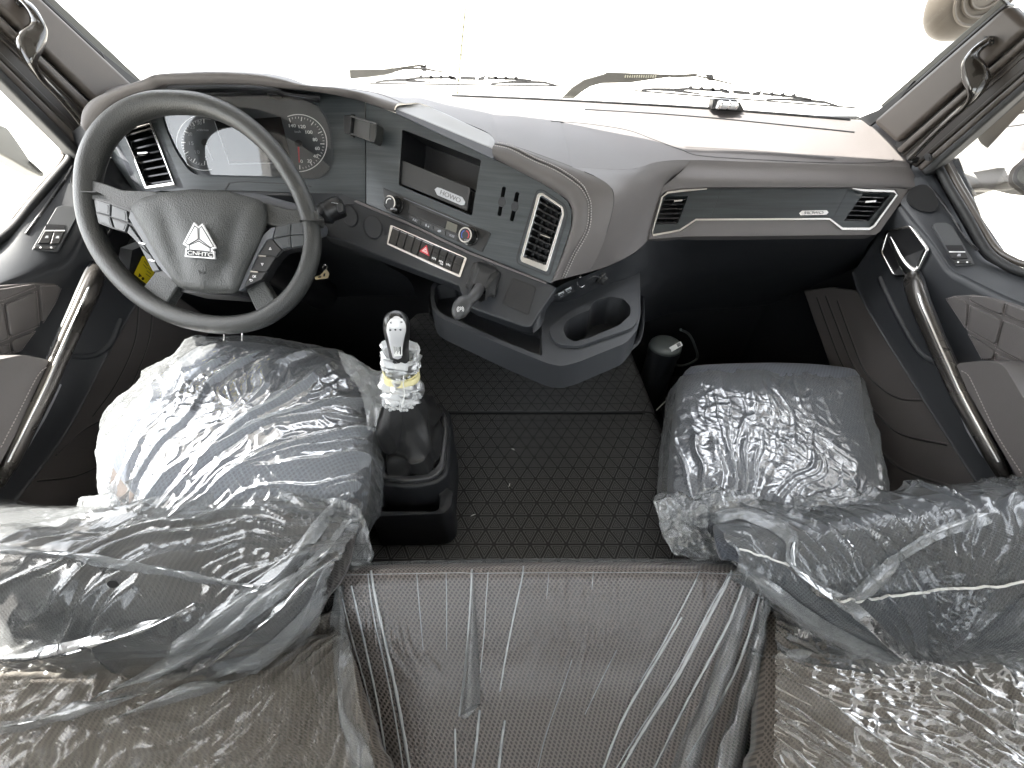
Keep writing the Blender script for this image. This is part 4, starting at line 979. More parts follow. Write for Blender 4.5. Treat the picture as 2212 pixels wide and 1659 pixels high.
for x, y in ((1213, 635), (1229, 626)):
    u_ = slab('usb_port', SDp, rnd([(x - 6, y + 1), (x + 6, y - 5), (x + 6, y - 1), (x - 6, y + 5)], 1.5, 2), .003, PALE, dash, .005, bevel=.0004)
    slab('opening', SDp, [(x - 4, y + 1.4), (x + 4, y - 2.6), (x + 4, y - 1), (x - 4, y + 3)], .0006, BLACK, u_, .0055)
    slab('usb_symbol', SDp, [(x - 3, y + 6.4), (x + 4, y + 3.2), (x + 4, y + 4.2), (x - 3, y + 7.4)], .0003, PALE, dash, .0034)
so_ = slab('power_socket', SDp, ell(1257, 611, 11, 13, 28, .3), .006, BRIGHT, dash, .006, bevel=.001, holes=[ell(1257, 611, 7.5, 9.5, 28, .3)])
slab('socket_well', SDp, ell(1257, 611, 7.6, 9.6, 28, .3), .001, plain('socket_brass', (.2, .17, .1), .4, metal=.5, bump=0), so_, -.004)
cap_c = at(1304, 606, SDp.sh(.012)); cc = lathe('socket_cap', cap_c - SDp.n * .012, SDp.n, [(.014, 0), (.014, .006), (.010, .008), (.010, .016), (.0085, .018)], RUBBER, dash, seg=22)
tube('tether', [at(1268, 603, SDp.sh(.006)), at(1283, 597, SDp.sh(.010)), at(1297, 600, SDp.sh(.01))], .0018, RUBBER, cc, seg=6, n=4)
rim = rnd([(931, 612), (929, 648), (938, 676), (953, 687), (1100, 752), (1183, 785), (1214, 791), (1250, 782), (1354, 740), (1377, 712), (1384, 680), (1382, 578), (1330, 540), (1100, 560)], 12, 4)
rimi = rnd([(940, 618), (938, 646), (945, 668), (958, 679), (1100, 742), (1172, 770), (1170, 700), (1130, 690), (1000, 640), (985, 612)], 8, 4)
cuph = rnd([(1216, 708), (1225, 692), (1262, 674), (1274, 670), (1280, 656), (1292, 646), (1318, 640), (1348, 646), (1362, 662), (1362, 680), (1338, 702), (1272, 730), (1240, 738), (1222, 728)], 7, 4)
cupb = [(1289 + (x - 1289) * 1.03, 690 + (y - 690) * 1.04) for x, y in cuph]
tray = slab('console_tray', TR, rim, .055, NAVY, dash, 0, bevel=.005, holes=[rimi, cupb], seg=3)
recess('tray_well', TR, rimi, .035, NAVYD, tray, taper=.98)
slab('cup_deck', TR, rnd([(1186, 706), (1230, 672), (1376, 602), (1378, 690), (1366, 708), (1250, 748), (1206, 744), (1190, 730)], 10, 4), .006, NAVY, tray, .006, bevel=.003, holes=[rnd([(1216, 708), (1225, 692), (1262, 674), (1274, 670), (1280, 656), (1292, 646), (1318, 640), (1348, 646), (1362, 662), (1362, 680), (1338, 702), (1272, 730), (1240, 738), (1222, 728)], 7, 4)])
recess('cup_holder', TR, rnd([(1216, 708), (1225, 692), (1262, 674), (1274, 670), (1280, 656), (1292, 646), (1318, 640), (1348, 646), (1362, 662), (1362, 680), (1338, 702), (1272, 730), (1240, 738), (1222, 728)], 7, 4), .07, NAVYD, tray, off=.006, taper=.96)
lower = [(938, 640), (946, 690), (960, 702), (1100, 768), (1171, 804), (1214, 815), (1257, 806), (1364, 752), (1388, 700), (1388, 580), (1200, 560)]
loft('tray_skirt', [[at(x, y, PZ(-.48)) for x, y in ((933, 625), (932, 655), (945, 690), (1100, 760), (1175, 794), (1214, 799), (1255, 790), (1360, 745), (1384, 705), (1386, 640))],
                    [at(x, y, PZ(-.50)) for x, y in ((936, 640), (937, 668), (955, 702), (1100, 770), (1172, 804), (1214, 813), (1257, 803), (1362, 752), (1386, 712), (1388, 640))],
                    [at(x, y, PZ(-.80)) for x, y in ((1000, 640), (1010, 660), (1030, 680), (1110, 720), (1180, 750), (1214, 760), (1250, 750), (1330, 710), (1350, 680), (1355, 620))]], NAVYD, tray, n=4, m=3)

# --- under-dash surfaces
gl0 = [aY(1370, 548, .925), at(1404, 518, PP), at(1475, 510, PP), at(1600, 509, PP), at(1750, 508, PP), at(1895, 506, PP)]
gl1 = [aY(1375, 590, .96), aY(1420, 575, 1.03), aY(1490, 560, 1.06), aY(1600, 553, 1.065), aY(1750, 550, 1.065), aY(1870, 540, 1.05)]
gl2 = [aY(1385, 650, 1.0), aY(1440, 625, 1.10), aY(1500, 610, 1.16), aY(1600, 605, 1.18), aY(1750, 600, 1.18), aY(1860, 590, 1.15)]
gl3 = [aY(1385, 700, 1.2), aY(1440, 680, 1.3), aY(1500, 670, 1.35), aY(1600, 665, 1.38), aY(1750, 650, 1.38), aY(1860, 640, 1.3)]
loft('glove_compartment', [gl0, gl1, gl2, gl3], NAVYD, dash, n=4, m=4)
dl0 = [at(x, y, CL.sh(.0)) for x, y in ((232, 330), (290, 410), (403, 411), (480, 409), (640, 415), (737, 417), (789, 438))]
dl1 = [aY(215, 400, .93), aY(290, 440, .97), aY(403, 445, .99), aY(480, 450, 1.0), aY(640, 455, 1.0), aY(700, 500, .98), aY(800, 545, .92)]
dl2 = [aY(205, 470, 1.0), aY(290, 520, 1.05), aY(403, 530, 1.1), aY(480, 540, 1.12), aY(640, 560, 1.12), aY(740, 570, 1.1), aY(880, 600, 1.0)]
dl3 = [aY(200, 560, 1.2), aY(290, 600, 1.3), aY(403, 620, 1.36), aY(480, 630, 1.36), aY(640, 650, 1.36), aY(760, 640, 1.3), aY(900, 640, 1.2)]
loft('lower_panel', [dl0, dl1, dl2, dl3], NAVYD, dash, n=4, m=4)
slab('hatch_seam', CL, [(484, 409), (494, 394), (520, 391), (640, 397), (672, 402), (671, 404), (640, 399), (520, 393), (496, 396), (487, 410)], .001, BLACK, dash, .001)
slab('column_slot', CL, [(505, 413), (625, 417), (630, 423), (510, 420)], .004, BLACK, dash, .006)
# side ends of the dash top at the pillars
loft('dash_end', [[aX(184, 262, -.93), aX(200, 300, -.93), aX(225, 345, -.93)], [aX(150, 290, -1.03), aX(160, 330, -1.03), aX(170, 372, -1.03)]], NAVYD, dash, n=4, m=1)
# yellow warning sticker low behind the wheel
yp = pl3(aY(300, 545, .80), aY(345, 560, .86), aY(290, 605, .76))
slab('lower_panel', yp, [(286, 540), (335, 520), (380, 560), (350, 660), (290, 640), (278, 590)], .02, NAVYD, dash, -.002)
yl = slab('warning_sticker', yp, [(308, 553), (346, 556), (322, 618), (290, 592)], .0006, YELLOW, dash, .0)
for k in range(6):
    f = k / 6; ribbon('printed_line', yp, [(311 - 12 * f + (3 if k < 3 else 14) , 560 + 40 * f - 2), (318 - 12 * f + (3 if k < 3 else 16), 572 + 36 * f - 4)], .9, .0003, BLACK, yl, .0004)
slab('warning_symbol', yp, [(301, 590), (307, 597), (299, 599)], .0003, BLACK, yl, .0004); slab('warning_symbol', yp, ell(309, 602, 3, 3.5, 14), .0003, BLACK, yl, .0004)

# --- phone holder clipped on the trim
ph = thing('phone_holder', 'small black phone holder clipped across the wood trim beside the instruments', 'phone holder')
slab('back_plate', CE, [(757, 250), (800, 266), (797, 302), (756, 287)], .006, plain('holder_grey', (.07, .07, .07), .35, bump=0), ph, .022, bevel=.001)
slab('clamp_jaw', CE, rnd([(742, 247), (760, 250), (756, 289), (742, 286)], 3, 2), .02, BLACK, ph, .032, bevel=.002)
slab('clamp_jaw', CE, rnd([(797, 268), (813, 265), (812, 295), (808, 308), (799, 307), (796, 300)], 4, 3), .026, plain('holder_black', (.018, .019, .018), .35, bump=0), ph, .036, bevel=.003)
slab('rail', CE, [(757, 249), (812, 265), (812, 268), (757, 252)], .006, MATS['holder_grey'], ph, .034, bevel=.0008); slab('rail', CE, [(756, 286), (800, 302), (800, 305), (756, 289)], .006, MATS['holder_grey'], ph, .03, bevel=.0008)
slab('mount_block', CE, [(765, 262), (785, 268), (783, 288), (763, 282)], .03, BLACK, ph, .018)
slab('release_stub', CE, [(758, 245), (763, 246), (763, 250), (758, 249)], .006, BLACK, ph, .026); slab('release_stub', CE, [(757, 289), (763, 291), (762, 296), (757, 294)], .006, BLACK, ph, .026)

# ================================================================== DOORS
DOORP = NAVY
def door(side):
    L = side < 0; sx = side
    t = thing('cab_door', ('left' if L else 'right') + ' cab door with quilted taupe pad, bronze pull handle and ' + ('two window switches' if L else 'one window switch and a cup holder'), 'door', 'cab doors')
    yz = [(-.66, -1.22), (1.45, -1.22), (1.45, -.1), (1.07, -.15), (.93, -.245), (.76, -.325), (.6, -.37), (0, -.42), (-.12, -.42), (-.12, .14), (.98, .14), (1.16, .14), (1.45, .14), (1.45, .64), (-.66, .64)]
    a_ = [(-.66, -1.22), (1.45, -1.22), (1.45, -.3), (1.25, -.22), (1.07, -.19), (.93, -.285), (.76, -.365), (.6, -.41), (.14, -.45), (-.66, -.46)]
    b_ = [(-.66, -.46), (.14, -.45), (.14, .14), (-.66, .14)]; c_ = [(-.66, .14), (1.18, .14), (1.18, .64), (-.66, .64)]
    for nm, yz in (('inner_panel', a_), ('rear_panel', b_), ('window_header', c_)):
        V = [(sx * 1.05, y, z) for y, z in yz] + [(sx * 1.09, y, z) for y, z in yz]; n = len(yz)
        mesh(nm, V, [tuple(range(n)), tuple(range(2 * n - 1, n - 1, -1))] + [(i, (i + 1) % n, n + (i + 1) % n, n + i) for i in range(n)], NAVYD if nm == 'inner_panel' else LINER, t)
    wy = [(1.20, -.22), (1.16, .0), (1.1, .15), (.12, .15), (.12, -.45), (.6, -.41), (.93, -.28)]
    mesh('window_pane', [(sx * 1.055, y, z) for y, z in wy], [tuple(range(len(wy)))], GLASS, t)
    def m(x): return PX(sx * x)
    def X3(lst, x): return [at(a, b, m(x)) for a, b in lst]
    if L:
        r0 = [(240, 345), (158, 338), (133, 358), (100, 398), (50, 455), (0, 522), (-80, 590)]
        r1 = [(232, 420), (214, 445), (190, 480), (150, 560), (100, 585), (30, 610), (-80, 650)]
        r2 = [(335, 560), (314, 620), (270, 700), (220, 790), (170, 890), (110, 986), (-10, 1140)]
        low = [(250, 690), (330, 600), (470, 700), (330, 860), (230, 1080), (150, 1200), (0, 1200), (30, 1080), (110, 970), (180, 850)]
    else:
        r0 = [(1975, 352), (2015, 375), (2060, 452), (2112, 542), (2146, 571), (2212, 598), (2300, 622)]
        r1 = [(1945, 445), (1966, 474), (2015, 531), (2050, 582), (2085, 602), (2160, 640), (2300, 700)]
        r2 = [(1842, 590), (1858, 640), (1905, 722), (1960, 810), (2030, 922), (2108, 1043), (2230, 1230)]
        low = [(1735, 628), (1790, 620), (1848, 628), (1862, 642), (2000, 862), (2130, 1075), (2120, 1200), (1980, 1200), (1880, 1000), (1820, 870)]
    A, B, C_ = X3(r0, 1.04), X3(r1, .975), X3(r2, .965)
    rows = [A, [a.lerp(b, .15) + Vector((-sx * .004, 0, .002)) for a, b in zip(A, B)], [a.lerp(b, .85) + Vector((-sx * .004, 0, .003)) for a, b in zip(A, B)], B,
            [b.lerp(c, .12) + Vector((-sx * .004, 0, 0)) for b, c in zip(B, C_)], [b.lerp(c, .9) for b, c in zip(B, C_)], C_, [c + Vector((sx * .03, 0, -.006)) for c in C_]]
    body = loft('trim_panel', rows, DOORP, t, n=6, m=4)
    bv = bvh_of(body)
    lp = slab('lower_panel', m(.995), low, .02, TAUPE if not L else TAUPE, t, 0, bevel=.004)
    lb = bvh_of(lp)
    seams = ([[(300, 650), (290, 740), (250, 830), (200, 900)], [(330, 660), (320, 740), (285, 830), (240, 900)], [(240, 900), (180, 930), (120, 985)], [(230, 1000), (160, 1030), (80, 1040)]] if L else
             [[(1808, 650), (1841, 740), (1868, 803), (1908, 843), (1948, 863), (1998, 866)], [(1764, 643), (1790, 715), (1820, 790), (1868, 866), (1901, 903), (1948, 940), (2046, 962)],
              [(1783, 640), (1806, 700), (1835, 775), (1860, 820)], [(1850, 930), (1908, 983), (1958, 1020), (2050, 1052)]])
    for sm in seams:
        line_on('seam_groove', lb, sm, .0016, BLACK, t, .0)
        stitches('seam_stitching', lb, [(x + 3, y - 4) for x, y in sm], .006, THREAD, t, off=.0008, r=.0007)
    # door sill seals around the window
    zr = [(2012, 352), (2026, 360), (2052, 408), (2090, 470), (2130, 540), (2170, 572), (2212, 590), (2300, 615)] if not L else [(200, 352), (162, 330), (146, 352), (118, 384), (70, 440), (20, 500), (-80, 572)]
    tube('window_seal', cr(X3(zr, 1.035), 5), .008, RUBBER, t, seg=10)
    zr2 = [(2041, 350), (2046, 362), (2072, 410), (2108, 470), (2148, 534), (2185, 560), (2225, 575), (2300, 600)] if not L else [(127, 293), (140, 312), (141, 335), (126, 362), (90, 402), (40, 462), (0, 512), (-80, 575)]
    tube('window_frame', cr(X3(zr2, 1.05), 5), .006, plain('door_frame_metal', (.07, .06, .05), .35, bump=0) if 'door_frame_metal' not in MATS else MATS['door_frame_metal'], t, seg=10)
    up = [(2041, 350), (2048, 333), (2075, 300), (2150, 240), (2212, 190), (2400, 30)] if not L else [(141, 335), (136, 312), (127, 293), (60, 225), (0, 160), (-200, -50)]
    tube('window_frame', cr(X3(up, 1.05), 5), .008, MATS['door_frame_metal'], t, seg=10)
    # demister slit
    sp_ = [(2006, 402), (2030, 430), (2058, 470), (2086, 515), (2111, 541)] if not L else [(157, 360), (140, 388), (112, 428), (84, 468), (57, 506)]
    line_on('demister_slit', bv, sp_, .0030, BLACK, t, 0)
    for x, y in sp_[1:4]: 
        hpt = hit(bv, x, y, .002)
        if hpt: mesh('slit_bridge', [hpt + Vector(v) for v in ((-.004, -.001, 0), (.004, -.001, 0), (.004, .001, 0), (-.004, .001, 0))], [(0, 1, 2, 3)], GREYP, t)
    # switches
    if L: swp = rnd([(67, 541), (123, 446), (143, 443), (175, 452), (126, 543)], 5, 3); up_b = [[(97, 497), (116, 497), (107, 525), (82, 525)], [(118, 497), (140, 497), (128, 526), (109, 526)]]; lo_b = [[(76, 531), (122, 533), (118, 538), (72, 537)]]
    else: swp = rnd([(2015, 487), (2021, 481), (2045, 481), (2057, 487), (2107, 571), (2066, 574)], 5, 3); up_b = [[(2041, 530), (2078, 530), (2092, 557), (2057, 558)]]; lo_b = [[(2060, 563), (2099, 563), (2100, 569), (2063, 569)]]
    def on_poly(name, poly, th, mat, par, off, bevel=0):
        # fit a plane to the trim under the outline
        P = [hit(bv, x, y) for x, y in poly]; P = [p for p in P if p]
        c = sum(P, Vector()) / len(P); nn = Vector()
        for i in range(len(P)): nn += (P[i] - c).cross(P[(i + 1) % len(P)] - c)
        return slab(name, Pl(c, nn), poly, th, mat, par, off, bevel=bevel), Pl(c, nn)
    sw, swpl = on_poly('switch_panel', swp, .006, plain('switch_panel_grey', (.06, .062, .065), .45, bump=.1) if 'switch_panel_grey' not in MATS else MATS['switch_panel_grey'], t, .004, .001)
    if L: slab('finger_well', swpl, [(100, 484), (142, 486), (139, 498), (96, 497)], .001, BLACK, sw, .0048)
    else: slab('finger_well', swpl, [(2042, 529.5), (2078, 529.5), (2085, 543), (2050, 543)], .001, BLACK, sw, .0048)
    for b in up_b:
        if not L: b = [(2050, 543), (2085, 543), (2092, 557), (2057, 558)]
        s_ = slab('window_switch', swpl, b, .004, SWB, sw, .0075, bevel=.0008)
        slab('edge_light', swpl, [b[0], b[1], (b[1][0] + .3, b[1][1] + 2), (b[0][0] + .3, b[0][1] + 2)], .0004, WHITE, s_, .0082)
        c = (sum(p[0] for p in b) / 4, sum(p[1] for p in b) / 4 + 1); slab('window_symbol', swpl, [(c[0] - 4, c[1] + 2), (c[0] - 1, c[1] - 3), (c[0] + 4, c[1] - 3), (c[0] + 4, c[1] + 2)], .0003, PALE, s_, .0079)
    for b in lo_b:
        s_ = slab('lock_switch', swpl, b, .004, SWB, sw, .0062, bevel=.0008)
        for f in (.25, .75):
            c = (b[0][0] + (b[1][0] - b[0][0]) * f, (b[0][1] + b[2][1]) / 2); slab('lock_symbol', swpl, ell(*c, 2.4, 1.8, 10), .0003, WHITE, s_, .0066)
    # door release in its chrome hexagon
    if not L: hx = [(1913, 498), (1964.7, 486), (2002, 538), (1973.8, 598), (1928.4, 598), (1898.4, 545)]; lever = [(1922, 514), (1932, 534), (1945, 560), (1958, 578), (1972, 590)]; k0 = 1
    else: hx = [(2212 - x - 2, y) for x, y in [(1913, 498), (1964.7, 486), (2002, 538), (1973.8, 598), (1928.4, 598), (1898.4, 545)]]; lever = [(2212 - x - 2, y) for x, y in [(1922, 514), (1932, 534), (1945, 560), (1958, 578), (1972, 590)]]
    hp_ = m(.962); cx_ = sum(p[0] for p in hx) / 6; cy_ = sum(p[1] for p in hx) / 6
    inner = [(cx_ + (x - cx_) * .88, cy_ + (y - cy_) * .9) for x, y in hx]
    hxs = rnd(hx, 7, 4); inn = rnd(inner, 6, 4)
    rl = slab('release_bezel', hp_, hxs, .008, CHROME, t, .004, bevel=.0016, holes=[inn])
    slab('release_well', hp_, inn, .001, BLACK, rl, .0015)
    slab('well_facet', hp_, [inner[2], inner[3], inner[4], (cx_ + 10 * (-1 if L else 1), cy_ + 10)], .001, plain('well_grey', (.05, .05, .052), .4, bump=0) if 'well_grey' not in MATS else MATS['well_grey'], rl, .003)
    tube('release_lever', [at(x, y, hp_.sh(.006 + .006 * math.sin(math.pi * i / 4))) for i, (x, y) in enumerate(lever)], [.004, .006, .008, .010, .012], CHROME, rl, seg=16, n=5, flat=.5, ref=hp_.n)
    # bronze pull handle
    if not L: hl = [(1968, 596, .955), (1974, 618, .925), (1986, 655, .905), (2004, 698, .90), (2022, 740, .90), (2046, 792, .90), (2071, 846, .90), (2098, 898, .90), (2125, 948, .902), (2152, 998, .91), (2172, 1040, .93)]; rr = [.015, .017, .016, .015, .0145, .0145, .014, .013, .012, .012, .009]
    else: hl = [(214, 578, .955), (205, 600, .925), (190, 636, .905), (170, 680, .90), (148, 728, .90), (124, 782, .90), (100, 836, .90), (74, 890, .90), (48, 944, .902), (22, 998, .91), (-6, 1050, .93)]; rr = [.014, .016, .016, .015, .0145, .014, .014, .013, .012, .012, .009]
    hd = tube('pull_handle', [at(x, y, m(o_)) for x, y, o_ in hl], rr, BRONZE, t, seg=20, n=6, flat=.75, ref=(-sx, 0, .2))
    hbv = bvh_of(hd)
    ex = [(x + (4 if not L else -4), y, o_ - .0005) for x, y, o_ in hl[1:10]]
    tube('handle_edge_strip', [at(x, y, m(o_ - r * .62)) for (x, y, o_), r in zip(ex, rr[1:10])], .0028, CHROME, hd, seg=8, n=5)
    off = 6 if not L else -6
    tube('handle_web', [at(x + off * .2, y, m(o_ + .012)) for x, y, o_ in hl], [r * 1.25 for r in rr], NAVYD, t, seg=14, n=5, flat=.5, ref=(-sx, 0, .2))
    cs = [(2048, 833), (2066, 872), (2091, 930), (2118, 976), (2148, 1016)] if not L else [(132, 830), (116, 862), (92, 908), (67, 950), (40, 1000), (16, 1030)]
    ribbon('chrome_strip', m(.955), cs, [4, 7, 8, 8, 6] if not L else [5, 8, 9, 9, 8, 6], .01, SILVER if not L else SILVER, t, 0, bevel=.001)
    # pocket edge
    pe = [(1900, 600), (1915, 635), (1941, 686), (1968, 735), (1990, 765), (2015, 780), (2062, 786)] if not L else [(262, 690), (240, 740), (222, 758), (200, 768), (165, 770), (120, 760)]
    pw = line_on('pocket_ridge', bv, pe, .007, DOORP, t, -.002, n=8, seg=12)
    # quilted pad
    qo = ([(2041, 645), (2060, 638), (2101, 636), (2150, 645), (2212, 665), (2300, 700), (2300, 900), (2190, 850), (2160, 784), (2118, 777), (2085, 713)] if not L else
          [(-80, 625), (0, 617), (73, 610), (120, 612), (134, 622), (123, 652), (77, 716), (44, 764), (0, 778), (-80, 800)])
    qp = m(.968); qd = slab('quilted_pad', qp, qo, .02, TAUPE, t, 0, bevel=.004)
    cells = ([[(2044, 646), (2064, 641), (2088, 655), (2084, 706)], [(2096, 661), (2161, 691), (2148, 744), (2090, 711)], [(2096, 640), (2130, 641), (2167, 655), (2162, 681), (2097, 651)],
              [(2176, 657), (2290, 700), (2290, 728), (2171, 680)], [(2168, 694), (2290, 742), (2290, 822), (2153, 752)], [(2093, 723), (2146, 757), (2143, 775), (2121, 775)], [(2152, 763), (2290, 836), (2290, 890), (2188, 840), (2165, 784), (2150, 779)]] if not L else
             [[(-70, 632), (8, 624), (70, 614), (74, 621), (10, 647), (-70, 668)], [(14, 659), (78, 631), (84, 703), (24, 727)], [(88, 619), (128, 618), (132, 624), (121, 652), (94, 696)],
              [(26, 737), (76, 716), (46, 757), (30, 761)], [(-70, 682), (6, 657), (18, 731), (-70, 766)], [(-70, 776), (18, 743), (22, 762), (0, 770), (-70, 792)]])
    for c in cells: slab('quilted_cell', qp, rnd(c, 7, 3), .012, TAUPE, qd, .0055, bevel=.005, seg=4)
    for c in cells:
        cc = (sum(p[0] for p in c) / len(c), sum(p[1] for p in c) / len(c)); V = []; F = []
        lp_ = [(cc[0] + (x - cc[0]) * 1.04, cc[1] + (y - cc[1]) * 1.04) for x, y in c]
        for i in range(len(lp_)):
            a, b = Vector(lp_[i]), Vector(lp_[(i + 1) % len(lp_)]); d = (b - a); Ln = d.length
            if Ln < 8: continue
            d.normalize(); nn = Vector((-d.y, d.x)) * .55; q = 0
            while q < Ln - 3:
                p0, p1 = a + d * q, a + d * (q + 2.6); k = len(V)
                for p in (p0 - nn, p0 + nn, p1 + nn, p1 - nn): V.append(at(p.x, p.y, qp.sh(.0022)))
                F.append((k, k + 1, k + 2, k + 3)); q += 4.4
        o = mesh('pad_stitching', V, F, plain('pad_thread', (.3, .27, .26), .7, bump=0) if 'pad_thread' not in MATS else MATS['pad_thread'], qd); o['kind'] = 'stuff'
    # armrest
    ar = ([(2065, 788), (2078, 783), (2125, 779), (2155, 782), (2172, 795), (2212, 862), (2300, 1010), (2300, 1180), (2215, 1062), (2150, 950), (2090, 846)] if not L else
          [(-100, 800), (0, 776), (50, 766), (100, 776), (112, 783), (109, 798), (70, 872), (0, 1003), (-100, 1180)])
    am = slab('armrest', m(.90), rnd(ar, 10, 4), .085, TAUPE, t, 0, bevel=.016, seg=5)
    ab = bvh_of(am)
    st = [(2078, 801), (2092, 810), (2104, 832), (2130, 888), (2160, 948), (2208, 1022)] if not L else [(106, 790), (88, 802), (70, 830), (34, 902), (0, 968)]
    V = []; F = []
    stitches('armrest_stitching', ab, st, .0062, MATS['pad_thread'], am, off=.001, r=.0009)
    # cup holder ahead of the switches
    if not L: cup = [(1957, 427), (1966, 408), (1984, 399), (2000, 398), (2014, 408), (2024, 428), (2028, 446), (2020, 456), (2004, 458), (1984, 454), (1966, 444)]
    else: cup = [(152, 388), (158, 366), (172, 356), (200, 352), (222, 368), (224, 396), (206, 412), (176, 416), (158, 406)]
    try:
        co, cpl_ = on_poly('cup_holder_rim', rnd([(cx0, cy0) for cx0, cy0 in cup], 6, 3), .003, NAVYD, t, .003)
        slab('cup_holder', cpl_, rnd(cup, 8, 3), .0, SHADE_BLACK, t, off=.0065)  # flat disc, no recess: the shade of the hollow is painted black
    except Exception as e: print('cup', e)
    return t
door(-1); door(1)

# ================================================================== FLOOR, GEAR LEVER
fl = []
Yg = .834
def tunnel():
    Z = -.83; prof = [(-.46, -1.15), (-.44, -.87), (-.40, -.835), (-.37, Z), (.40, Z), (.43, -.835), (.452, -.86), (.47, -1.15)]
    rows = []
    for y, dz in ((-.2, 0), (.3, 0), (.826, 0), (.830, -.001), (.834, -.006), (.838, -.001), (.842, .003), (1.1, .004), (1.42, .01)):
        rows.append([Vector((x, y, z + dz)) for x, z in prof])
    V = [p for r in rows for p in r]; W = len(prof); F = [(i * W + j, (i + 1) * W + j, (i + 1) * W + j + 1, i * W + j + 1) for i in range(len(rows) - 1) for j in range(W - 1)]
    o = mesh('floor', V, F, MATTRI, None, smooth=35); o['kind'] = 'structure'; return o
tunnel()
struct(box('floor_seam', (-.37, .8295, -.835), (.40, .8385, -.8303), SHADE_BLACK))  # black strip filling the groove, its shade put into the colour
rb = plain('ribbed_mat_rubber', (.016, .017, .018), .45, bump=.2)
for x0, ks in ((-.86, 6), (.50, 8)):
    for k in range(ks): struct(box('floor_rib', (x0 + k * .045, .55, -1.16), (x0 + k * .045 + .028, 1.36, -1.145), rb if 0 else rb, bevel=.003))
# crumbs on the mat
for x, y, a in ((1100, 1048, 1.3), (1108, 971, -.6), (1022, 1113, .4)):
    p = aZ(x, y, -.828); d = Vector((math.cos(a), math.sin(a), 0)) * .006
    o = tube('paper_scrap', [p - d, p + Vector((0.001, 0, .002)), p + d], [.0004, .0012, .0004], PAPER, None, seg=6)
    tag(o, {1100: 'tiny white scrap on the floor mat behind the middle', 1108: 'tiny curled scrap on the floor mat ahead of the white one', 1022: 'tiny scrap on the floor mat beside the gear console'}[x], 'scrap', 'scraps on the floor mat')

gc = thing('gear_lever', 'gear lever with silver knob rising from a black leather boot on its console', 'gear lever')
GZ = PZ(-.655)
ring_o = rnd([(806, 905), (830, 862), (915, 862), (951, 868), (973, 890), (978, 925), (969, 1022), (944, 1043), (887, 1053), (822, 1046), (802, 1022), (803, 960)], 16, 5)
ring_i = rnd([(822, 915), (842, 882), (912, 876), (940, 882), (953, 900), (957, 930), (948, 1000), (926, 1020), (884, 1027), (836, 1022), (820, 1006), (818, 965)], 14, 5)
slab('console_body', GZ, ring_o, .17, NAVYD, gc, -.004, bevel=.008)
slab('boot_frame', GZ, rnd([(815, 905), (838, 872), (914, 869), (947, 875), (964, 895), (968, 928), (959, 1010), (936, 1031), (886, 1039), (829, 1033), (812, 1013), (812, 960)], 14, 5), .012, plain('boot_frame_grey', (.05, .05, .052), .32, bump=.1), gc, .006, bevel=.004, holes=[ring_i])
ctr0 = Vector((886, 955)); rp = [Vector(p) for p in ring_i]
rp = [Vector((p.x, p.y)) for p in cr([(p.x, p.y, 0) for p in rp[::2]], 3, True)]
base = [at(p.x, p.y, GZ.sh(.002)) for p in rp]
c0 = sum(base, Vector()) / len(base); neck = aZ(868, 842, -.47)
rows = []; nR = 26
for i in range(nR + 1):
    f = i / nR; c = c0.lerp(neck, f); s = 1 - .60 * f ** 1.15; row = []
    if i == 0: s = 1.02
    for k, p in enumerate(base):
        d = (p - c0) * s; a = 2 * math.pi * k / len(base)
        fold = 1 + .21 * math.sin(a * 3 + f * 5 + .6) * math.sin(math.pi * min(1, f * 1.15)) + .07 * math.sin(a * 7 - f * 9) * (1 - f)
        sag = -.02 * math.sin(math.pi * f) * (.5 + .5 * math.sin(a * 2 + 1.5 + f * 7))
        q = c + Vector((d.x * fold, d.y * fold, 0)); q.z = c.z + sag + (.012 * math.sin(f * 16 + math.sin(a + .5) * 2.2) * (1 - f) * (1 if i else 0))
        row.append(q)
    row.append(row[0].copy()); rows.append(row)
rows.append([neck.lerp(p, .3) + Vector((0, 0, .004)) for p in rows[-1]])
loft('leather_boot', rows, LEATHB, gc, n=1, m=2)
bt_b = bvh_of(bpy.data.objects['leather_boot'])
line_on('boot_seam', bt_b, [(870, 855), (869, 890), (866, 925), (862, 965)], .0008, BLACK, gc, .0)
# knob
kax = [aZ(868, 838, -.47), aZ(866, 800, -.42), aZ(861, 755, -.365), aZ(857, 715, -.32), aZ(856, 692, -.297)]
tube('stick', kax[:3], .010, BLACK, gc, seg=12)
kn = tube('knob_grip', [kax[1].lerp(kax[2], .1), kax[2], kax[2].lerp(kax[3], .5), kax[3], kax[4], kax[4] + (kax[4] - kax[3]).normalized() * .012], [.0155, .0165, .0178, .0195, .018, .008], plain('knob_black', (.012, .012, .012), .3, bump=.1), gc, seg=24, n=5)
fp = Pl(kax[3].lerp(kax[2], .4), -ray(856, 720)); fp.n = (-ray(856, 720)).normalized()
def kdisp(u, v, fu, fv, p): return 0
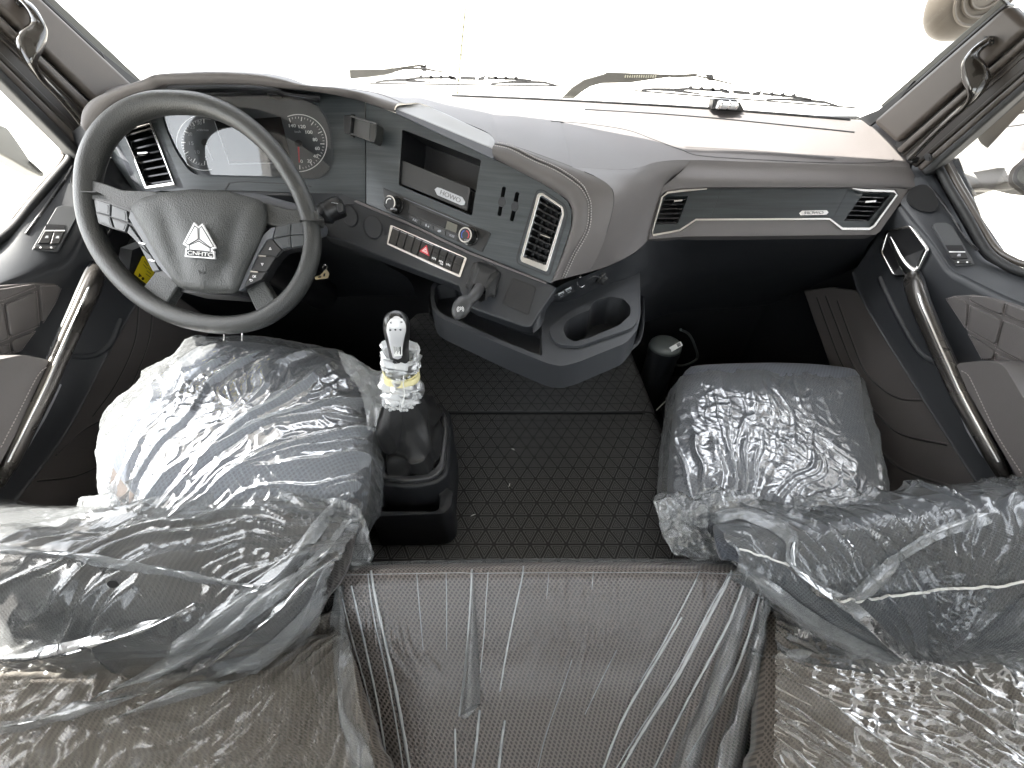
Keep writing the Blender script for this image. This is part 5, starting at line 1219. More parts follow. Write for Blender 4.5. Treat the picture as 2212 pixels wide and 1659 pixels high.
# curved silver face plate
kf = [[(846, 688), (856, 683), (868, 688)], [(838, 698), (856, 695), (875, 698)], [(835, 714), (856, 713), (877, 713)], [(839, 732), (856, 732), (873, 731)], [(844, 755), (857, 757), (869, 755)], [(849, 773), (859, 776), (867, 773)]]
knb = bvh_of(kn)
def onk(x, y, o_):
    p = hit(knb, x, y, o_)
    return p if p is not None else at(x, y, fp)
kg = [cr([(x, y, 0) for x, y in r], 6) for r in kf]; kg = [cr(c, 6) for c in zip(*kg)]; kg = list(zip(*kg))
wj = len(kg[0]) - 1; wi = len(kg) - 1
loft('knob_face', [[onk(p.x, p.y, .0022 if 0 < j < wj and 0 < i < wi else .0002) for j, p in enumerate(r)] for i, r in enumerate(kg)], plain('knob_silver', (.66, .66, .67), .35, metal=.15, bump=0), gc, n=1, m=1)
kh = hit(knb, 856, 712, .003); fk = Pl(kh, -ray(856, 712)); fk.n = (-ray(856, 712)).normalized(); fp = fk.sh(-.017)
kl = hit(knb, 858, 748, .003); fl2 = Pl(kl, -ray(858, 748)); fl2.n = (-ray(858, 748)).normalized(); fl2 = fl2.sh(-.0185)
for s, x, y in (('5', 843, 699), ('3', 854, 698), ('R', 865, 698), ('6', 841, 715), ('4', 852, 714.5), ('C', 863, 714.5)):
    slab('shift_mark', fp, ell(x + 2, y - 2.2, 2.6, 2.0, 8), .0004, GREYP, gc, .0175); text('lettering', s, fp, (x, y), (x + 4, y), 4, BLACK, gc, .018)
st_ = slab('paper_label', fl2, [(846, 722), (868, 722), (869, 768), (851, 770)], .0006, PAPER, gc, .0186)
for k in range(7): slab('printed_line', fl2, [(850 + k * 2.3, 744 + (k % 2) * 2), (851 + k * 2.3, 744 + (k % 2) * 2), (852.4 + k * 2.2, 764 - (k % 3) * 3), (851.4 + k * 2.2, 764 - (k % 3) * 3)], .0002, BLACK, st_, .0190)
slab('printed_bar', fl2, [(863, 745), (866, 745), (866.5, 766), (864, 766)], .0002, BLACK, st_, .0191)
slab('printed_scribble', fl2, [(850, 734), (856, 738), (862, 742), (860, 743), (853, 740), (850, 738)], .0002, BLACK, st_, .0190)
# bubble wrap and tape round the stick
bw = thing('bubble_wrap', 'bubble wrap collar taped round the neck of the gear lever', 'bubble wrap')
BWM = film('bubble_film', haze=.8, refl=1, rough=.35, sx=40, sy=40, bump=.4, fine=2, crease=.1, hz_col=(.85, .86, .86))
def wrap(name, path, rads, mat, seg=40, bub=True, lump=.12, rows_=26, seed=0):
    P = cr(path, rows_ // (len(path) - 1)); rr = [v[0] for v in cr([(r, 0, 0) for r in rads], rows_ // (len(path) - 1))]
    V = []; F = []; n = len(P)
    for i in range(n):
        t_ = (P[min(i + 1, n - 1)] - P[max(i - 1, 0)]).normalized(); s = t_.cross(Vector((0, 1, .3))).normalized(); u = s.cross(t_)
        for k in range(seg):
            a = 2 * math.pi * k / seg; r = rr[i] * (1 + lump * noise.noise(Vector((math.cos(a) * 1.6 + seed, math.sin(a) * 1.6, i * .18))) * 2)
            r += .0022 * (max(0, math.sin(k * math.pi / 2 + (i // 2 % 2) * 1.5)) * max(0, math.sin(i * math.pi / 2))) if bub else 0
            V.append(P[i] + s * math.cos(a) * r + u * math.sin(a) * r)
        if i:
            for k in range(seg): l = (k + 1) % seg; F.append(((i - 1) * seg + k, (i - 1) * seg + l, i * seg + l, i * seg + k))
    uv = [((v - P[0]).x + (v - P[0]).y, v.z) for v in V]
    return mesh(name, V, F, mat, bw, smooth=60, uv=uv)
b0, b1, b2, b3 = aZ(868, 880, -.49), aZ(868, 835, -.46), aZ(866, 800, -.425), aZ(864, 764, -.385)
wrap('wrap_sheet', [b0, b0.lerp(b1, .5), b1, b2, b2.lerp(b3, .5), b3], [.022, .031, .028, .0225, .030, .024], BWM, seg=56, rows_=40)
wrap('wrap_sheet', [b0.lerp(b1, .2), b1, b2], [.030, .036, .026], BWM, seg=48, seed=5, lump=.16)
wrap('wrap_sheet', [b2.lerp(b3, .2), b2.lerp(b3, .6), b3 + Vector((0.004, 0, .006))], [.024, .033, .030], BWM, seg=48, seed=9, lump=.18)
wrap('tape_band', [b2.lerp(b1, .45), b2, b2.lerp(b3, .15)], [.0325, .0315, .0305], TAPE, bub=False, lump=.03)
bub = []
bm = bmesh.new()
random.seed(3)
for k in range(230):
    a = random.uniform(0, 2 * math.pi); f = random.random(); 
    P = b0.lerp(b1, .35 + f * .9) if f < .77 else b2.lerp(b3, random.random()); r = .033 if f < .77 else .031
    s = Vector((math.cos(a), math.sin(a) * .9, 0)); m_ = Matrix.Translation(P + s * r) @ Matrix.Diagonal((1, 1, 1, 1))
    bmesh.ops.create_icosphere(bm, subdivisions=1, radius=.0034, matrix=m_)
me = bpy.data.meshes.new('bubbles'); bm.to_mesh(me); bm.free(); me.materials.append(BWM); me.polygons.foreach_set('use_smooth', [True] * len(me.polygons))
o = bpy.data.objects.new('bubbles', me); link(o, bw); o['kind'] = 'stuff'
tube('string', cr([aZ(872, 812, -.40), aZ(871, 830, -.415), aZ(874, 850, -.43), aZ(868, 878, -.45)], 6), .0009, PAPER, bw, seg=6)

# rear storage tray of the gear console
st = thing('storage_tray', 'black open storage tray standing behind the gear lever boot', 'tray')
SP = PZ(-.70)
tro = rnd([(803, 1054), (958, 1050), (978, 1060), (975, 1094), (957, 1110), (800, 1115), (794, 1100)], 8, 4); tri_ = rnd([(810, 1063), (943, 1063), (949, 1068), (949, 1098), (940, 1105), (815, 1105), (809, 1098)], 7, 4)
slab('tray_body', SP, tro, .12, NAVYD, st, 0, bevel=.006, holes=[tri_]); recess('tray_well', SP, tri_, .09, BLACK, st, taper=.96)
slab('paper_label', pl3(aZ(860, 1127, -.74), aZ(905, 1126, -.74), aZ(880, 1140, -.79)), [(860, 1126), (903, 1124), (906, 1132), (865, 1134)], .001, PAPER, st, .001)
# grey canister on the passenger footwell
cn = thing('canister', 'dome topped grey plastic canister with a label on the passenger floor', 'canister')
cp0 = aX(1441, 735, .528)
lathe('body', cp0 + Vector((0, 0, -.33)), (0, 0, 1), [(.052, 0), (.052, .27), (.055, .275), (.055, .30)], NAVYD, cn, sx=1)
lathe('cap', cp0 + Vector((0, 0, -.03)), (0, 0, 1), [(.055, 0), (.053, .012), (.045, .022), (.036, .028), (.018, .031), (.002, .032)], plain('canister_grey', (.10, .11, .105), .4, bump=.1), cn, smooth=180)
lq = Pl(aX(1460, 750, .55) * .99, -ray(1455, 752)); lb_ = slab('paper_label', lq, [(1445, 751), (1470, 737), (1475, 746), (1451, 760)], .001, PAPER, cn, .004)
for k in range(4): slab('printed_line', lq, [(1461 + k * 2, 743 - k), (1462.4 + k * 2, 742.4 - k), (1466 + k * 1.6, 749 - k), (1464.6 + k * 1.6, 750 - k)], .0002, BLACK, lb_, .0046)
tube('cable', cr([aZ(1470, 712, -.80), aZ(1488, 722, -.84), aZ(1500, 745, -.90), aZ(1505, 775, -.98), aZ(1470, 790, -1.0), aZ(1440, 778, -1.0)], 8), .005, MATS['canister_grey'], cn, seg=8)
# thin white wire beside passenger seat
o = tube('wire', [aZ(1446, 860, -.84), aZ(1432, 872, -.83), aZ(1418, 886, -.82)], .0016, PAPER, None, seg=6); tag(o, 'thin white wire poking out beside the passenger seat front', 'wire')
# key tag hanging behind the wheel
kt = thing('key_tag', 'beige key tag hanging by the ignition behind the steering wheel', 'key tag')
kp = pl3(aY(680, 590, .95), aY(712, 590, .95), aY(690, 620, .92))
slab('tag', kp, rnd([(679, 598), (692, 594), (704, 580), (711, 590), (708, 601), (694, 602), (681, 604)], 3, 3), .002, BEIGE, kt, 0, bevel=.0005)
slab('tag_print', kp, [(688, 597), (694, 596), (693, 600), (687, 600)], .0003, BLACK, kt, .0005); slab('tag_print', kp, [(699, 591), (703, 590), (702, 597), (698, 597)], .0003, BLACK, kt, .0005)
tube('key_ring', [at(702 + 5 * math.cos(a), 578 + 6 * math.sin(a), kp) for a in [2 * math.pi * k / 16 for k in range(16)]], .001, CHROME, kt, seg=6, closed=True)
# scrap of film on passenger floor
P0 = aZ(1690, 606, -1.1)
rows = [[P0 + Vector(((j - 6) * .016, (i - 4) * .018, .03 + .03 * noise.noise(Vector((i * .7, j * .7, 2))))) for j in range(13)] for i in range(9)]
o = loft('film_scrap', rows, FILM, None, n=2, m=2); tag(o, 'crumpled scrap of clear film in the dark passenger footwell', 'film')

# ================================================================== STEERING WHEEL
sw_t = thing('steering_wheel', 'black flat bottomed steering wheel with a silver emblem and buttons', 'steering wheel')
WP = Pl(FWD * .76, -FWD); WP.n = -FWD
rimp = [(383, 222), (450, 230), (520, 262), (583, 316), (632, 384), (664, 455), (675, 525), (661, 590), (626, 645), (572, 685), (510, 701), (448, 699), (380, 682), (318, 650), (265, 603), (222, 545), (196, 478), (190, 412), (198, 350), (225, 292), (270, 250), (325, 227)]
rr = [.0205, .020, .0185, .0175, .017, .0165, .0165, .0165, .017, .0175, .018, .018, .018, .018, .018, .018, .019, .020, .021, .021, .021, .021]
rimo = tube('rim', [at(x, y, WP) for x, y in rimp], rr, WHEEL, sw_t, seg=24, n=7, closed=True, flat=1.0, ref=WP.n)
slab('rim_joint', WP, [(172, 413), (207, 413), (207, 415), (172, 415)], .01, RUBBER, sw_t, .0188); 
slab('rim_joint', WP, [(645, 475), (697, 474), (697, 476), (645, 477)], .01, RUBBER, sw_t, .0172)
slab('spoke', WP, rnd([(180, 402), (196, 388), (232, 398), (262, 410), (330, 412), (350, 420), (300, 460), (262, 450), (208, 432), (180, 428)], 8, 4), .026, WHEEL, sw_t, .009, bevel=.009, seg=4)
slab('spoke', WP, rnd([(560, 438), (572, 436), (620, 450), (645, 452), (660, 440), (688, 460), (690, 484), (655, 482), (600, 490), (560, 480)], 8, 4), .026, WHEEL, sw_t, .009, bevel=.009, seg=4)
slab('spoke', WP, [(348, 570), (392, 606), (352, 668), (318, 668), (294, 636)], .022, HUB, sw_t, -.002, bevel=.004)
slab('spoke', WP, [(528, 620), (566, 600), (602, 660), (598, 680), (558, 684)], .022, HUB, sw_t, .002, bevel=.004)
slab('hub_back', WP, rnd([(300, 440), (560, 440), (560, 560), (520, 640), (380, 630)], 20, 4), .06, BLACK, sw_t, -.012)
# airbag cover, domed
hub = rnd([(283, 446), (300, 430), (350, 415), (420, 408), (500, 414), (562, 432), (577, 446), (577, 482), (566, 520), (543, 565), (518, 628), (508, 634), (440, 634), (392, 624), (374, 610), (340, 560), (306, 498), (284, 462)], 12, 4)
hv = [Vector(p) for p in hub]; hc = Vector((435, 520)); rows = []
for i in range(13):
    s = 1 - i / 13; o_ = .016 + .014 * (1 - s ** 3.2) if i else -.012
    if i == 1: o_ = .012
    row = [];
    for p in hv:
        q = hc + (p - hc) * (1 if i < 2 else s * 1.06 if s * 1.06 < .985 else .985)
        # two shallow valleys running down towards the sides
        dx = (q.x - 435) / 150; dy = (q.y - 410) / 225
        val = -.007 * math.exp(-((abs(dx) - (.62 - .42 * dy)) / .13) ** 2) * (1 - s ** 4) * min(1, max(0, dy * 2.2))
        row.append(at(q.x, q.y, WP.sh(o_ + val)))
    row.append(row[0].copy()); rows.append(row)
rows.append([at(435, 520, WP.sh(.031))] * (len(hv) + 1))
hubo = loft('airbag_cover', rows, HUB, sw_t, n=1, m=1, smooth=180)
hbv = bvh_of(hubo)
# emblem (plain outline, light metal) with its letters
def Z1(x, y): return (351.1 + .1637 * x, 449.9 + .1637 * y)
e0 = hit(hbv, 434, 525); EP = Pl(e0 + WP.n * .001, WP.n); EP.n = WP.n
emb = [Z1(*p) for p in [(412, 180), (470, 240), (525, 195), (705, 520), (650, 545), (680, 562), (690, 668), (290, 638), (300, 530), (330, 510), (262, 470)]]
em = slab('emblem', EP, emb, .004, plain('emblem_silver', (.85, .86, .88), .25, metal=.45, bump=0), sw_t, .004, bevel=.0008)
for gpoly in ([(420, 225), (470, 262), (474, 412), (340, 490), (295, 460)], [(478, 262), (517, 232), (680, 505), (630, 522), (480, 412)], [(348, 488), (476, 424), (632, 522), (634, 574), (348, 548)]):
    slab('emblem_groove', EP, [Z1(*p) for p in gpoly], .0004, MATS['dark_lower_plastic'], em, .0044)
for gpoly in ([(423, 245), (458, 262), (462, 402), (340, 474), (308, 456)], [(490, 262), (514, 250), (664, 500), (630, 508), (492, 402)], [(360, 492), (476, 440), (620, 528), (622, 564), (360, 540)]):
    slab('emblem_facet', EP, [Z1(*p) for p in gpoly], .001, MATS['emblem_silver'], em, .0052, bevel=.0003)
slab('emblem_groove', EP, [Z1(*p) for p in [(322, 545), (655, 580), (668, 650), (318, 622)]], .0004, MATS['dark_lower_plastic'], em, .0045)
text('lettering', 'CNHTC', EP, Z1(330, 608), Z1(655, 640), 8, WHITE, em, .0052)
a0 = hit(hbv, 437, 588); AP = Pl(a0, WP.n); AP.n = WP.n
ring(AP, (438, 589), 2.6, 3.6, BLACK, sw_t, .0012, 'horn_mark', n=16); ribbon('horn_mark', AP, [(429, 583), (430, 588), (432, 591)], 1.4, .0006, BLACK, sw_t, .0012)
# button pods
POD = plain('pod_black', (.018, .018, .019), .38, bump=.1); PODS = plain('pod_satin_grey', (.10, .105, .115), .35, bump=0); PODB = plain('pod_button', (.05, .054, .058), .32, bump=0)
def but(poly, par, nm='button', off=.0145, dish=True, mat=None):
    b = slab(nm, WP, poly, .008, mat or PODB, par, off, bevel=.0014, seg=3)
    if dish:
        c = Vector((sum(p[0] for p in poly) / len(poly), sum(p[1] for p in poly) / len(poly)))
        sm = [tuple(c + (Vector(p) - c) * .72) for p in poly]; slab('dish', WP, rnd(sm, 3, 3), .001, PODB, b, off + .0006, bevel=.0008)
    return b
pr_ = slab('button_pod', WP, rnd([(514, 629), (547, 555), (569, 507), (585, 492), (656, 478), (662, 534), (630, 537), (612, 542), (598, 556), (566, 604), (526, 624)], 4, 3), .02, POD, sw_t, .010, bevel=.002)
slab('pod_edge', WP, [Z1(*p) for p in [(1000, 1090), (1100, 850), (1200, 640), (1330, 350), (1430, 260), (1490, 245), (1450, 395), (1370, 420), (1315, 510), (1250, 620), (1160, 830), (1070, 1060)]], .008, PODS, pr_, .0138, bevel=.0012)
but([Z1(*p) for p in [(1497, 248), (1686, 205), (1682, 348), (1462, 392)]], pr_); but([Z1(*p) for p in [(1700, 203), (1862, 183), (1878, 340), (1692, 350)]], pr_)
but([Z1(*p) for p in [(1460, 402), (1682, 362), (1692, 508), (1572, 535)]], pr_); but([Z1(*p) for p in [(1695, 360), (1880, 348), (1886, 486), (1703, 512)]], pr_)
for poly in ([(1445, 405), (1565, 545), (1500, 630), (1275, 615), (1375, 425)], [(1262, 640), (1495, 640), (1370, 835), (1168, 825)], [(1155, 845), (1362, 848), (1300, 940), (1078, 1045)]):
    but([Z1(*p) for p in poly], pr_, dish=False, off=.0135, mat=POD)
def tri_sym(c, up):
    s = 1 if up else -1; T = [(c[0], c[1] - 3.4 * s), (c[0] + 3, c[1] + 2.4 * s), (c[0] - 3, c[1] + 2.4 * s)]; I = [(c[0], c[1] - 1.6 * s), (c[0] + 1.5, c[1] + 1.4 * s), (c[0] - 1.5, c[1] + 1.4 * s)]
    slab('arrow_symbol', WP, T, .0003, WHITE, pr_, .0142, holes=[I])
tri_sym(Z1(1420, 532), True); tri_sym(Z1(1315, 738), False)
text('lettering', 'OK', WP, Z1(1188, 915), Z1(1235, 918), 5.5, WHITE, pr_, .0142)
ribbon('return_symbol', WP, [Z1(1150, 945), Z1(1180, 938), Z1(1190, 955), Z1(1160, 965)], 1.1, .0003, WHITE, pr_, .0142); slab('return_symbol', WP, [Z1(1142, 943), Z1(1158, 928), Z1(1160, 955)], .0003, WHITE, pr_, .0143)
ribbon('chrome_dash', WP, [Z1(1265, 624), Z1(1365, 633)], 2.8, .001, CHROME, pr_, .0148); ribbon('chrome_dash', WP, [Z1(1155, 832), Z1(1255, 841)], 2.8, .001, CHROME, pr_, .0148)
pl_ = slab('button_pod', WP, rnd([(203, 432), (210, 428), (280, 450), (300, 472), (346, 556), (376, 608), (366, 604), (330, 586), (300, 528), (276, 502), (244, 494), (212, 482)], 4, 3), .02, POD, sw_t, .010, bevel=.002)
slab('pod_edge', WP, [(282, 454), (298, 470), (322, 512), (346, 556), (374, 606), (366, 600), (340, 572), (312, 528), (288, 488), (277, 470)], .008, PODS, pl_, .0138, bevel=.0012)
for poly in ([(208, 431), (238, 441), (237, 465), (206, 457)], [(241, 443), (274, 455), (277, 480), (240, 468)], [(206, 460), (237, 468), (244, 491), (216, 480)], [(241, 471), (276, 483), (270, 501), (247, 492)]): but(poly, pl_)
for poly in ([(279, 486), (310, 528), (322, 548), (300, 526), (274, 502)], [(302, 530), (326, 552), (345, 584), (330, 586)]): but(poly, pl_, dish=False, off=.0135, mat=PODB)
ribbon('chrome_dash', WP, [(300, 524), (313, 527)], 2.6, .001, CHROME, pl_, .0152); ribbon('chrome_dash', WP, [(322, 561), (333, 564)], 2.6, .001, CHROME, pl_, .0152)
# column, shroud and stalk behind the wheel
col = thing('steering_column', 'steering column shroud with a thick control stalk on its right', 'steering column')
hubc = at(430, 470, WP)
tube('column_tube', [hubc - WP.n * .05, hubc - WP.n * .16 + Vector((0, .02, -.02)), hubc + Vector((0, .35, -.35))], [.05, .06, .05], BLACK, col, seg=20)
slab('shroud', WP, rnd([(400, 425), (470, 410), (560, 416), (640, 438), (668, 455), (664, 478), (560, 500), (360, 500), (330, 450)], 12, 4), .09, GREYP, col, -.04, bevel=.015, seg=4)
a, b = aD(600, 470, .80), aD(742, 432, .84)
tube('stalk_arm', [aD(600, 475, .82), aD(660, 478, .82), aD(700, 462, .825)], [.012, .012, .014], NAVYD, col, seg=16)
tube('stalk_grip', [aD(690, 468, .822), aD(700, 463, .823), aD(712, 457, .825), aD(728, 449, .83), aD(738, 445, .832), aD(741, 444, .832)], [.014, .0205, .0205, .0225, .021, .014], BLACK, col, seg=24)
tube('stalk_collar', [aD(703, 461.5, .8235), aD(708, 459, .8245)], [.0225, .0225], NAVY, col, seg=24)
for k in range(5): tube('stalk_mark', [aD(716 + k * 3, 438 + k * .5, .802), aD(718 + k * 3, 437 + k * .5, .802)], .0008, PALE, col, seg=5)
slab('stalk_button', Pl(aD(735, 452, .81), -FWD), rnd([(726, 441), (740, 438), (742, 456), (730, 460)], 4, 3), .01, NAVYD, col, .006, bevel=.002)

# ================================================================== SEATS, BUNK AND THEIR PLASTIC FILM
def resample(pts, n):
    C_ = cr([(x, y, 0) for x, y in pts], 12, True); L = [0]
    for a, b in zip(C_, C_[1:] + C_[:1]): L.append(L[-1] + (b - a).length)
    out = []; j = 0
    for k in range(n):
        t = L[-1] * k / n
        while L[j + 1] < t: j += 1
        a, b = C_[j], C_[(j + 1) % len(C_)]; f = (t - L[j]) / max(1e-9, L[j + 1] - L[j]); out.append(a.lerp(b, f))
    return out
def dome(name, outline, z, mat, parent, height=.05, drop=.10, grow=0.0, rings=30, seg=120, disp=None, tuck=.02, uvk=None, lift=0.0, tilt=0.0):
    P = [at(p.x, p.y, PZ(z)) for p in resample(outline, seg)]; c = sum(P, Vector()) / len(P)
    P = [p + (p - c).normalized() * grow for p in P]; V = []; F = []; uv = []
    prof = []
    for i in range(rings):
        s = (i + 1) / rings; prof.append((s * (1 - .03), height * (1 - s ** 3.2) ** .75 if s < 1 else 0, 0))
    prof = [(s, h, 0) for s, h, _ in prof]; nd = max(4, rings // 4)
    for i in range(1, nd + 1):
        f = i / nd; prof.append((.97 + .03 * math.sin(min(1, f * 2.2) * math.pi / 2) - tuck * max(0, f - .5) * 2, -drop * f, f))
    V.append(c + Vector((0, 0, height + lift)))
    for s, h, f in prof:
        for p in P:
            q = c + (p - c) * s; q.z = z + h + lift + tilt * (q.y - c.y); V.append(q)
    n = len(P)
    for k in range(n): F.append((0, 1 + k, 1 + (k + 1) % n))
    for i in range(len(prof) - 1):
        for k in range(n):
            l = (k + 1) % n; F.append((1 + i * n + k, 1 + (i + 1) * n + k, 1 + (i + 1) * n + l, 1 + i * n + l))
    uv = [(v.x + 1, v.y + 1 - (v.z - z if v.z < z else 0)) for v in V]
    if disp:
        me = bpy.data.meshes.new('tmp'); me.from_pydata([tuple(v) for v in V], [], F); me.update(); nr = [v.normal.copy() for v in me.vertices]; bpy.data.meshes.remove(me)
        V = [v + (m_ if m_.dot(Vector((v - c).to_2d().to_3d()) + Vector((0, 0, .05))) > 0 else -m_) * disp(v) for v, m_ in zip(V, nr)]
    return mesh(name, V, F, mat, parent, smooth=180, uv=uv)
def fan(p, F0, ka, kd, seed=0):
    d = p - F0; a = math.atan2(d.x, d.y); r = d.length
    return Vector((a * ka, r * kd, seed))
def crumple(F0, A=.012, B=.004, ka=9, kd=3, fine=26, seed=0, base=.004):
    """pleats fanning from F0, in patches, with small creases between them"""
    F0 = Vector(F0); SD = Vector((seed, 3, 1))
    def f(p):
        wv = Vector((fbm(p * 3.2 + SD, 3), fbm(p * 3.2 - SD, 3), 0)) * .045
        q = p + wv; g = fan(q, F0, ka, kd, seed)
        r1 = max(0, 1 - abs(noise.noise(g)) * 3.2); r2 = max(0, 1 - abs(noise.noise(g * 2.1 + SD)) * 4.0)
        m1 = min(1, max(0, noise.noise(p * 5 + SD) * 1.6 + .45)); m2 = min(1, max(0, noise.noise(p * 6 - SD) * 1.8 + .35))
        c1 = max(0, 1 - abs(noise.noise(q * fine + SD)) * 4); c2 = max(0, 1 - abs(noise.noise(q * fine * 2.1)) * 4)
        return base + A * (r1 * r1 * m1 + .5 * r2 * r2 * m2 + .35 * noise.noise(p * 7)) + B * (c1 * (1 - m1 * .6) + .5 * c2)
    return f

# --- driver seat
D_out = [(222, 975), (240, 930), (268, 885), (305, 845), (360, 795), (430, 745), (500, 734), (580, 740), (660, 752), (735, 770), (795, 800), (812, 850), (806, 930), (800, 1000), (788, 1050), (740, 1090), (560, 1110), (400, 1110), (300, 1080), (245, 1030)]
ds = thing('driver_seat', 'blue grey driver seat behind the steering wheel, backrest laid back, wrapped in film', 'seat')
D_out = [(x - 17 * min(1, max(0, (x - 600) / 150)), y) for x, y in D_out]
dome('cushion', D_out, -.56, SEATF, ds, height=.045, drop=.12, rings=22, seg=90, tuck=.08)
dome('seat_base', [(x * .92 + 40, y * .92 + 75) for x, y in D_out], -.70, NAVYD, ds, height=.0, drop=.30, rings=6, seg=50)
dome('side_trim', [(232, 990), (262, 1042), (330, 1085), (400, 1110), (460, 1130), (380, 1150), (300, 1120), (240, 1060)], -.585, plain('brown_woven_edge', (.09, .07, .06), .85, bump=.8, grain=400), ds, height=.01, drop=.1, rings=6, seg=40)
def rows_px(rows): return [[aD(x, y, d) for x, y in r] for r, d in rows]
DB = [([(-220, 1085), (0, 1098), (150, 1110), (350, 1088), (560, 1074), (700, 1084), (765, 1108)], .70),
      ([(-220, 1110), (0, 1116), (150, 1122), (350, 1104), (560, 1092), (705, 1104), (772, 1130)], .63),
      ([(-220, 1150), (0, 1160), (150, 1172), (350, 1172), (530, 1170), (690, 1160), (765, 1175)], .575),
      ([(-220, 1180), (0, 1196), (150, 1212), (350, 1240), (520, 1266), (650, 1240), (745, 1225)], .535),
      ([(-220, 1260), (0, 1270), (150, 1285), (330, 1312), (470, 1330), (590, 1312), (715, 1280)], .515),
      ([(-220, 1360), (0, 1372), (150, 1378), (310, 1376), (440, 1380), (550, 1370), (690, 1330)], .525),
      ([(-220, 1440), (0, 1440), (150, 1430), (290, 1416), (420, 1412), (520, 1400), (650, 1370)], .56),
      ([(-220, 1470), (0, 1470), (150, 1456), (290, 1440), (410, 1430), (500, 1420), (620, 1390)], .63)]
DBr = rows_px(DB)
loft('backrest', DBr, PERFD, ds, n=8, m=6, solid=.01)
# --- passenger seat
P_out = [(1454, 812), (1462, 792), (1484, 784), (1560, 780), (1650, 778), (1740, 780), (1826, 788), (1856, 796), (1866, 818), (1872, 860), (1876, 900), (1890, 950), (1906, 1010), (1912, 1060), (1900, 1100), (1700, 1120), (1500, 1110), (1446, 1070), (1440, 980), (1446, 880)]
P_out = [(x + 15 * min(1, max(0, (1600 - x) / 100)), y) for x, y in P_out]
ps = thing('passenger_seat', 'blue grey passenger seat beside the right door, fabric front edge bare of its film', 'seat')
dome('cushion', P_out, -.67, SEATF, ps, height=.03, drop=.14, rings=22, seg=90, grow=-.004, tuck=.12)
dome('seat_base', [(x * .92 + 133, y * .92 + 80) for x, y in P_out], -.8, NAVYD, ps, height=0, drop=.2, rings=6, seg=50)
PB = [([(1548, 1128), (1640, 1108), (1760, 1118), (1900, 1086), (2050, 1064), (2250, 1046), (2440, 1040)], .72),
      ([(1540, 1138), (1636, 1122), (1756, 1134), (1896, 1104), (2050, 1084), (2250, 1070), (2440, 1068)], .63),
      ([(1544, 1160), (1640, 1160), (1764, 1170), (1896, 1150), (2050, 1130), (2250, 1120), (2440, 1120)], .565),
      ([(1562, 1196), (1656, 1214), (1780, 1240), (1900, 1240), (2050, 1235), (2250, 1230), (2440, 1230)], .53),
      ([(1590, 1214), (1690, 1270), (1806, 1320), (1920, 1345), (2050, 1350), (2250, 1350), (2440, 1350)], .53),
      ([(1612, 1232), (1722, 1326), (1836, 1390), (1940, 1412), (2060, 1428), (2250, 1440), (2440, 1446)], .56),
      ([(1622, 1246), (1734, 1350), (1850, 1418), (1950, 1440), (2064, 1460), (2250, 1484), (2440, 1500)], .64)]
PBr = rows_px(PB)
loft('backrest', PBr, SEATB, ps, n=8, m=6, solid=.01)
# --- bunk
bk = thing('bunk', 'long bunk with perforated brown fabric across the back of the cab under loose film', 'bunk')
def bunk_rows(off, y0, d0, xs, ys, dd):
    return [[aD(x, y, d) for x in xs] for y, d in zip(ys, dd)]
BL = [[aZ(x, y, -.67 - .012 * math.exp(-((y - 1400) / 60.) ** 2)) for x in (-300, 0, 300, 600, xe)] for y, xe in ((1330, 748), (1400, 762), (1500, 786), (1600, 812), (1720, 836))]
BR_ = [[aZ(x, y, -.67) for x in (xe, 1800, 1990, 2212, 2500)] for y, xe in ((1250, 1650), (1380, 1652), (1500, 1650), (1600, 1648), (1720, 1645))]
for B_ in (BL, BR_):
    for yy in (-.2, -.4, -.6): B_.append([Vector((p.x, yy, -.67)) for p in B_[4]])
box('mattress', (-.36, -.6, -.78), (.36, -.03, -.675), TAUPE, bk, bevel=.02)
box('bunk_base', (-1.02, -.61, -1.155), (1.02, -.02, -.80), NAVYD, bk)
loft('mattress', BL, PERFB, bk, n=8, m=6, solid=.04)
loft('mattress', BR_, PERFB, bk, n=8, m=6, solid=.04)
# folded middle back
mb = thing('folded_backrest', 'taupe perforated middle backrest stretched over with tight clear film', 'backrest')
MB = [([(742, 1226), (900, 1222), (1100, 1219), (1300, 1218), (1480, 1219), (1612, 1222)], .665),
      ([(732, 1224), (900, 1219), (1100, 1216), (1300, 1215), (1480, 1216), (1622, 1220)], .625),
      ([(726, 1232), (900, 1229), (1100, 1226), (1300, 1225), (1480, 1226), (1628, 1230)], .603),
      ([(728, 1250), (900, 1246), (1100, 1243), (1300, 1242), (1480, 1243), (1634, 1250)], .594),
      ([(736, 1300), (900, 1300), (1100, 1300), (1300, 1300), (1480, 1300), (1650, 1300)], .588),
      ([(772, 1450), (910, 1450), (1100, 1450), (1300, 1450), (1470, 1450), (1650, 1450)], .570),
      ([(806, 1580), (920, 1580), (1100, 1580), (1300, 1580), (1460, 1580), (1640, 1580)], .545),
      ([(840, 1740), (930, 1740), (1100, 1740), (1300, 1740), (1450, 1740), (1630, 1740)], .51)]
MBr = rows_px(MB)
o = loft('cushion', MBr, PERF, mb, n=10, m=5, solid=.05)

